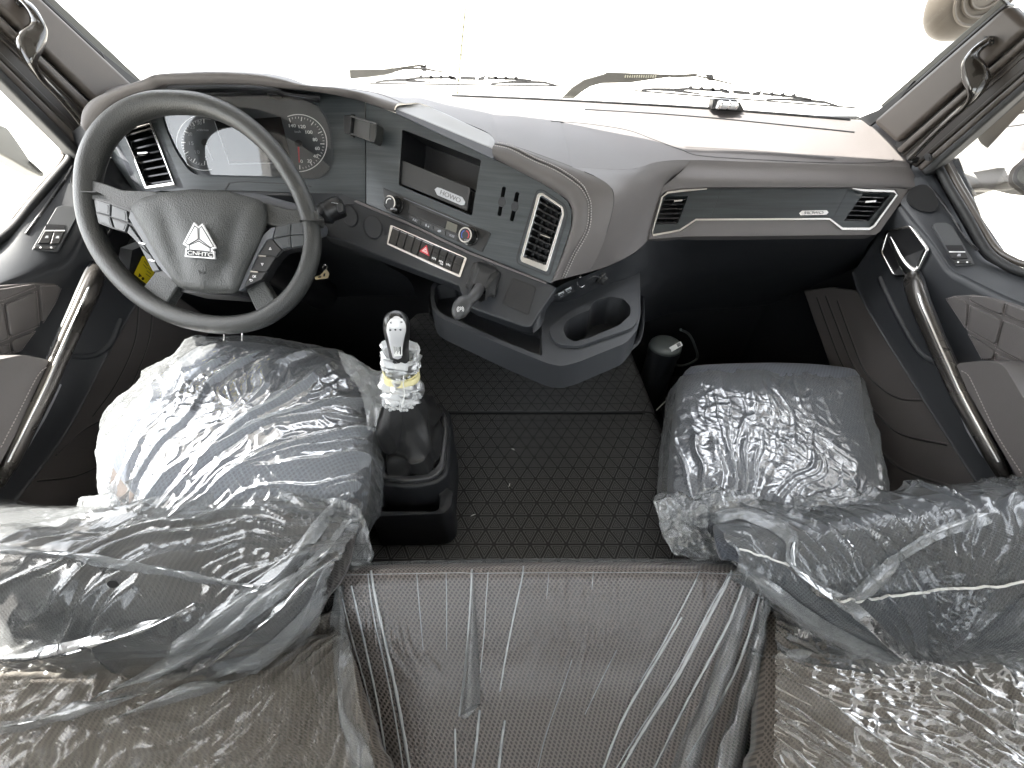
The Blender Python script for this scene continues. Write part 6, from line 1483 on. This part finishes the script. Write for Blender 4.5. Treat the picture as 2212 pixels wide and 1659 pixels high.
# ------------------------------------------------------------------ films
def film_over(name, rows, off, mat, parent, F0, A=.012, B=.004, ka=9, kd=3, fine=26, seed=0, n=26, m=14, extra=None, base=.004):
    f = crumple(F0, A, B, ka, kd, fine, seed, base)
    return loft(name, rows, mat, parent, n=n, m=m, disp=lambda u, v, fu, fv, p: off + f(p) + (extra(fu, fv, p) if extra else 0))
FILMC = film('crumpled_polythene_film', haze=.21, refl=.85, rough=.2, sx=12, sy=34, bump=.38, fine=.6, crease=.35, dist=.004, hz_col=(.74, .69, .62))
FILMD = film('driver_cushion_film', haze=.24, refl=.6, rough=.2, sx=8, sy=40, bump=.36, fine=.7, crease=.3, dist=.004, rot=R(-38))
FILMP = film('passenger_cushion_film', haze=.26, refl=.45, rough=.2, sx=30, sy=8, bump=.28, fine=.9, crease=.25, dist=.004)
FILMB = film('loose_back_film', haze=.13, refl=1.5, rough=.13, sx=8, sy=40, bump=.3, fine=.5, crease=.5, dist=.004)
f1 = thing('seat_cover_film', 'wrinkled clear film over the driver seat cushion, bright where the sun strikes its left side', 'plastic film', 'plastic films over the seats')
Fd = aZ(120, 1150, -.5)
dome('film_sheet', D_out, -.56, FILMD, f1, height=.05, drop=.13, grow=.010, rings=130, seg=420, disp=crumple(Fd, .017, .0028, 5.5, 2.4, 19, 2, .006), tuck=.06)
f2 = thing('seat_cover_film', 'tightly creased clear film over the passenger seat cushion', 'plastic film', 'plastic films over the seats')
Fp = aZ(1640, 1330, -.62)
P_f = [(x, y + 30 * max(0, 1 - (y - 780) / 60)) for x, y in P_out]
dome('film_sheet', P_f, -.67, FILMP, f2, height=.036, drop=.15, grow=.008, rings=130, seg=420, disp=crumple(Fp, .009, .002, 9, 1.6, 20, 7, .005), tuck=.10)
f3 = thing('seat_cover_film', 'large sheet of clear film with two punched holes over the driver backrest', 'plastic film', 'plastic films over the seats')
film_over('film_sheet', DBr[:7] + [[aD(x, y, .64) for x, y in ((-220, 1530), (0, 1505), (150, 1490), (280, 1462), (400, 1436), (500, 1418), (630, 1384))]], .012, FILMB, f3, aD(900, 1050, .6), A=.016, B=.002, ka=8, kd=2, fine=14, seed=4, n=34, m=22)
f4 = thing('seat_cover_film', 'large clear film with a thin white hem line over the passenger backrest', 'plastic film', 'plastic films over the seats')
film_over('film_sheet', PBr, .012, FILMB, f4, aD(1900, 1500, .6), A=.016, B=.003, ka=6, kd=2, fine=16, seed=9, n=34, m=24)
f5 = thing('bunk_film', 'crinkled clear film spread over the left end of the bunk', 'plastic film', 'plastic films over the bunk')
film_over('film_sheet', BL[:5], .028, FILMC, f5, aD(820, 1300, .6), A=.020, B=.006, ka=9, kd=3, fine=20, seed=14, n=46, m=34)
f6 = thing('bunk_film', 'crinkled clear film spread over the right end of the bunk', 'plastic film', 'plastic films over the bunk')
film_over('film_sheet', BR_[:5], .028, FILMC, f6, aD(1500, 1250, .6), A=.018, B=.006, ka=9, kd=3, fine=20, seed=19, n=46, m=34)
f7 = thing('backrest_film', 'tight clear film pulled down in long pleats over the folded middle backrest', 'plastic film')
pleats = [([(803, 1236), (822, 1330), (847, 1440), (870, 1560), (892, 1690)], 5, 1.0), ([(797, 1240), (812, 1340), (836, 1445), (858, 1560), (878, 1690)], 3, .6), ([(762, 1262), (780, 1340), (800, 1430), (822, 1540), (845, 1690)], 4, .6),
          ([(743, 1290), (765, 1380), (790, 1470), (815, 1580), (838, 1690)], 3, .5),
          ([(1020, 1234), (1017, 1300), (1010, 1400), (1002, 1480), (993, 1544)], 4, .9), ([(1055, 1236), (1050, 1300), (1046, 1370), (1038, 1450)], 2, .5), ([(1131, 1230), (1118, 1290), (1101, 1372), (1090, 1430), (1080, 1490)], 3, .9),
          ([(1037, 1530), (1030, 1600), (1018, 1690)], 4, .8), ([(1091, 1552), (1084, 1600), (1074, 1690)], 4, .8), ([(965, 1238), (966, 1300), (966, 1400)], 2, .4), ([(902, 1238), (908, 1310), (916, 1400)], 2, .35), ([(984, 1570), (986, 1690)], 4, .4),
          ([(1612, 1236), (1585, 1306), (1566, 1352), (1520, 1440), (1470, 1535), (1395, 1690)], 5, .9), ([(1578, 1236), (1541, 1306), (1500, 1385), (1455, 1470), (1380, 1590), (1325, 1690)], 6, 1.0),
          ([(1570, 1240), (1532, 1306), (1492, 1385), (1446, 1470), (1370, 1590), (1310, 1690)], 3, .7), ([(1508, 1234), (1490, 1270), (1470, 1310), (1430, 1385), (1380, 1470)], 3, .6), ([(1470, 1330), (1400, 1450), (1340, 1560), (1290, 1690)], 6, .4),
          ([(1235, 1420), (1215, 1480), (1180, 1580), (1160, 1660)], 2, .4), ([(1330, 1400), (1300, 1460), (1262, 1540)], 2, .35), ([(1185, 1236), (1180, 1290)], 1.5, .3), ([(1280, 1234), (1277, 1270)], 1.5, .3), ([(1645, 1250), (1610, 1380), (1570, 1480), (1480, 1640)], 6, .5)]
film_over('film_sheet', MBr[1:], .004, FILMS, f7, aD(1180, 2300, .6), A=.0022, B=.0003, ka=40, kd=.8, fine=10, seed=23, n=60, m=16, base=.002)
PLEAT = film('pleat_film', haze=.6, refl=3, rough=.25, sx=2, sy=200, bump=.4, crease=.3)
FOLD = film('folded_film_layer', haze=.26, refl=1.5, rough=.2, sx=3, sy=50, bump=.35, crease=.25)
mbv = bvh_of(o)
def pleat(bv, pts, wpx, k, mat, parent, name='pleat', off=.006, h=.35, scale=.58):
    C_ = cr([(x, y, 0) for x, y in pts], 8); P = []
    for q in C_:
        p = hit(bv, q.x, q.y, off)
        if p is None:
            if P: p = aD(q.x, q.y, (P[-1].dot(FWD)))
            else: continue
        P.append(p)
    if len(P) < 2: return
    n = len(P); r = wpx * scale / FPX / 2 * 1.5
    return tube(name, P, [r * (.25 + .75 * math.sin(math.pi * min(1, .12 + .8 * i / n)) ** .5) * (1 + .15 * math.sin(i * 1.7)) for i in range(n)], mat, parent, seg=10, flat=h, ref=-FWD)
pleats += [([(740, 1243), (900, 1240), (1100, 1237), (1300, 1236), (1480, 1237), (1618, 1243)], 1.6, .3)]
for pts, w_, k in pleats: pleat(mbv, pts, w_ * (.7 + .5 * k), k, PLEAT, f7)
# triangular loose flap with its dark mouth
fl_ = [[hit(mbv, x, y, o_) for x, y, o_ in r] for r in ([(1020, 1236, .006), (1022, 1236, .007), (1024, 1236, .006)], [(1015, 1340, .007), (1021, 1340, .013), (1031, 1345, .007)], [(1004, 1440, .008), (1016, 1440, .02), (1036, 1430, .008)], [(993, 1544, .006), (1014, 1534, .028), (1038, 1518, .007)])]
loft('flap', fl_, FOLD, f7, n=6, m=6)
mq = Pl(hit(mbv, 1015, 1532), -FWD); mq.n = -FWD
slab('flap_mouth', mq, rnd([(993, 1547), (1000, 1538), (1026, 1522), (1038, 1520), (1036, 1526), (1010, 1540)], 3, 3), .0006, BLACK, f7, .007)
# long loose folds of the driver side film
db = bvh_of(*[c for c in f3.children]); bl = bvh_of(*[c for c in f5.children]); pb_ = bvh_of(*[c for c in f4.children]); br_b = bvh_of(*[c for c in f6.children])
def sheet(edges, mat, parent, lift=.012, name='fold', n=8, m=6, seed=0, bv=None, amp=.004, d0=None):
    """loose strip between two traced edges, bowed outward"""
    A_, B_ = edges; R_ = []
    for f, b_ in ((0, 0), (.33, .8), (.66, .8), (1, 0)):
        row = []
        for (x0, y0), (x1, y1) in zip(A_, B_):
            x, y = x0 + (x1 - x0) * f, y0 + (y1 - y0) * f; p = None
            for bb_ in (bv if isinstance(bv, (list, tuple)) else [bv]):
                if bb_ is None: continue
                p = hit(bb_, x, y, .002 + lift * b_)
                if p is not None: break
            if p is None: p = aD(x, y, (d0 or .57) - lift * b_)
            row.append(p)
        R_.append(row)
    return loft(name, R_, mat, parent, n=n, m=m, disp=lambda u, v, fu, fv, p: amp * fbm(p * 22 + Vector((seed, 0, 0)), 3))
LB = [db, bl]
folds_l = [
 ([(745, 1085), (700, 1150), (640, 1225), (560, 1300), (470, 1370), (380, 1400)], [(722, 1082), (665, 1150), (590, 1225), (515, 1285), (440, 1335), (375, 1385)]),
 ([(760, 1120), (700, 1200), (610, 1290), (500, 1370), (390, 1430), (240, 1500)], [(745, 1125), (680, 1200), (580, 1285), (470, 1360), (350, 1425), (190, 1520)]),
 ([(768, 1180), (700, 1230), (620, 1310), (530, 1380), (440, 1425), (300, 1480)], [(745, 1190), (670, 1245), (590, 1325), (510, 1385), (420, 1432), (290, 1495)]),
 ([(0, 1188), (120, 1206), (260, 1232), (400, 1252), (500, 1268), (560, 1262)], [(0, 1178), (120, 1196), (260, 1218), (400, 1238), (500, 1256), (560, 1256)]),
 ([(-60, 1420), (60, 1412), (140, 1398), (240, 1378), (340, 1352), (440, 1310)], [(-60, 1400), (60, 1398), (140, 1384), (240, 1362), (340, 1336), (430, 1300)]),
 ([(0, 1590), (100, 1568), (180, 1545), (260, 1520), (400, 1470), (560, 1420)], [(0, 1560), (100, 1545), (180, 1524), (250, 1505), (390, 1450), (560, 1405)]),
 ([(700, 1240), (640, 1330), (560, 1400), (480, 1450), (400, 1490), (260, 1552)], [(735, 1235), (690, 1320), (620, 1395), (560, 1440), (470, 1490), (262, 1552)]),
]
for i, e in enumerate(folds_l): sheet(e, FOLD, f3, lift=.014, bv=LB, seed=i * 3)
RB = [pb_, br_b]
folds_r = [
 ([(1580, 1190), (1660, 1250), (1740, 1310), (1820, 1360), (1900, 1400), (1985, 1432)], [(1560, 1195), (1620, 1250), (1690, 1320), (1760, 1370), (1860, 1412), (1985, 1435)]),
 ([(1700, 1205), (1770, 1255), (1830, 1290), (1890, 1340), (1940, 1385), (1985, 1430)], [(1685, 1218), (1740, 1262), (1800, 1300), (1850, 1330), (1900, 1370), (1985, 1432)]),
 ([(1550, 1110), (1600, 1106), (1660, 1116), (1720, 1150), (1716, 1190), (1700, 1220)], [(1552, 1134), (1600, 1126), (1650, 1140), (1690, 1170), (1696, 1200), (1698, 1221)]),
 ([(1810, 1290), (1850, 1270), (1890, 1230), (1940, 1190), (2010, 1150), (2110, 1110)], [(1815, 1300), (1870, 1280), (1920, 1235), (1975, 1195), (2050, 1160), (2150, 1130)]),
 ([(1690, 1365), (1780, 1400), (1880, 1428), (1980, 1445), (2100, 1470), (2260, 1500)], [(1700, 1372), (1790, 1412), (1885, 1440), (1980, 1456), (2100, 1484), (2260, 1520)]),
 ([(1620, 1405), (1660, 1415), (1720, 1412), (1780, 1408), (1830, 1398), (1860, 1392)], [(1625, 1412), (1660, 1424), (1720, 1424), (1780, 1420), (1830, 1408), (1860, 1396)]),
]
for i, e in enumerate(folds_r): sheet(e, FOLD, f4, lift=.012, bv=RB, seed=40 + i * 3)
line_on('hem_line', pb_, [(1542, 1196), (1583, 1189), (1625, 1196), (1665, 1210), (1700, 1221)], .0014, PAPER, f4, .004)
line_on('hem_line', pb_, [(1806, 1296), (1860, 1294), (1930, 1284), (2010, 1276), (2100, 1270), (2230, 1258)], .0016, PAPER, f4, .004)
sheet(([(1640, 1245), (1612, 1330), (1590, 1420), (1560, 1520), (1520, 1620), (1490, 1700)], [(1600, 1240), (1580, 1320), (1552, 1410), (1510, 1510), (1465, 1610), (1430, 1700)]), FOLD, f7, lift=.010, bv=[mbv, br_b], seed=70)
sheet(([(1660, 1290), (1650, 1380), (1640, 1470), (1620, 1560), (1600, 1640), (1590, 1700)], [(1640, 1285), (1620, 1380), (1600, 1470), (1570, 1560), (1545, 1640), (1530, 1700)]), FOLD, f7, lift=.012, bv=[mbv, br_b], seed=71)
sheet(([(722, 1262), (716, 1350), (720, 1440), (732, 1530), (746, 1610), (760, 1700)], [(742, 1262), (752, 1350), (764, 1440), (780, 1530), (800, 1610), (816, 1700)]), FOLD, f7, lift=.012, bv=[mbv, bl], seed=72)
# punched holes
for x, y, rx, ry, a in ((243, 1262, 12, 8, .1), (119, 1518, 17, 9, -.6)):
    h_ = None
    for bb_ in LB:
        h_ = hit(bb_, x, y, .006)
        if h_: break
    q_ = Pl(h_, -FWD); q_.n = -FWD; slab('punched_hole', q_, ell(x, y, rx, ry, 24, a), .0005, BLACK, f3, .012)
# bunched milky film in front of the passenger backrest
f8 = thing('bunched_film', 'milky bunched film gathered between passenger cushion and backrest', 'plastic film')
br = [([(1420, 1085), (1450, 1062), (1500, 1068), (1545, 1058), (1600, 1062), (1650, 1086), (1700, 1100), (1760, 1068), (1830, 1066), (1900, 1078)], .70),
      ([(1418, 1100), (1450, 1085), (1500, 1088), (1550, 1078), (1600, 1084), (1650, 1100), (1700, 1108), (1760, 1088), (1830, 1086), (1900, 1092)], .655),
      ([(1424, 1125), (1455, 1110), (1505, 1112), (1555, 1105), (1605, 1108), (1650, 1118), (1700, 1122), (1760, 1110), (1830, 1106), (1900, 1108)], .635),
      ([(1430, 1150), (1465, 1140), (1510, 1140), (1550, 1136), (1600, 1134), (1650, 1136), (1700, 1140), (1760, 1132), (1830, 1126), (1900, 1124)], .635)]
loft('film_sheet', rows_px(br), FILMW, f8, n=16, m=24, disp=lambda u, v, fu, fv, p: .014 * ridge(p * 11 + Vector((3, 1, 2)), 4, .6) - .01)
br2 = [([(1424, 1130), (1450, 1125), (1490, 1130), (1530, 1125), (1548, 1130)], .66), ([(1430, 1155), (1455, 1150), (1495, 1152), (1530, 1160), (1552, 1165)], .63), ([(1442, 1180), (1466, 1176), (1500, 1180), (1535, 1190), (1565, 1196)], .62), ([(1460, 1200), (1480, 1196), (1510, 1205), (1545, 1212), (1590, 1216)], .63)]
loft('film_sheet', rows_px(br2), FILMW, f8, n=20, m=20, disp=lambda u, v, fu, fv, p: .012 * ridge(p * 12 + Vector((9, 1, 2)), 4, .6) - .008)
# tail of film hanging beside the gear console
f9 = thing('hanging_film', 'pale tail of film hanging beside the gear console tray', 'plastic film')
tl_ = [([(690, 1078), (725, 1076), (755, 1088), (775, 1100)], .62), ([(715, 1110), (745, 1115), (775, 1125), (793, 1140)], .61), ([(722, 1160), (755, 1165), (782, 1170), (800, 1180)], .60), ([(722, 1210), (755, 1218), (782, 1215), (803, 1212)], .61), ([(715, 1240), (740, 1260), (730, 1280), (722, 1300)], .60)]
loft('film_sheet', rows_px(tl_), FILMW, f9, n=14, m=14, disp=lambda u, v, fu, fv, p: .010 * ridge(Vector((p.x * 26, p.y * 6, p.z * 6)), 3, .6) - .006)
f10 = thing('hanging_film', 'thin veil of film reaching from driver cushion toward the gear lever', 'plastic film')
vl = [([(730, 760), (770, 775), (805, 800), (832, 797)], .80), ([(745, 800), (790, 810), (820, 830), (836, 822)], .78), ([(780, 850), (800, 860), (822, 865), (838, 850)], .76), ([(795, 930), (802, 930), (808, 935), (812, 925)], .74)]
loft('film_sheet', rows_px(vl), FOLD, f10, n=12, m=10, disp=lambda u, v, fu, fv, p: .006 * ridge(p * 14, 3, .6) - .003)
# film lying in the gap at the far left behind the door
f11 = thing('loose_film', 'loose film lying between the left door and the driver backrest', 'plastic film')
ll = [([(120, 1105), (160, 1098), (190, 1075), (240, 1068), (280, 1085), (330, 1100)], .66), ([(90, 1118), (150, 1112), (200, 1100), (245, 1092), (290, 1100), (340, 1108)], .64), ([(90, 1130), (150, 1126), (200, 1120), (245, 1115), (290, 1116), (340, 1118)], .63)]
loft('film_sheet', rows_px(ll), FILMW, f11, n=12, m=10, disp=lambda u, v, fu, fv, p: .008 * ridge(p * 14, 3, .6) - .005)
# seat hooks below the wheel rim
for i, x in enumerate((484, 523)):
    o_ = tube('wire_hook', [aD(x, 716, .85), aD(x, 724, .85), aD(x, 736, .86)], .0012, CHROME, None, seg=6)
    tag(o_, ('left' if i == 0 else 'right') + ' of two thin wires between wheel rim and driver cushion', 'wire', 'wires below the wheel')
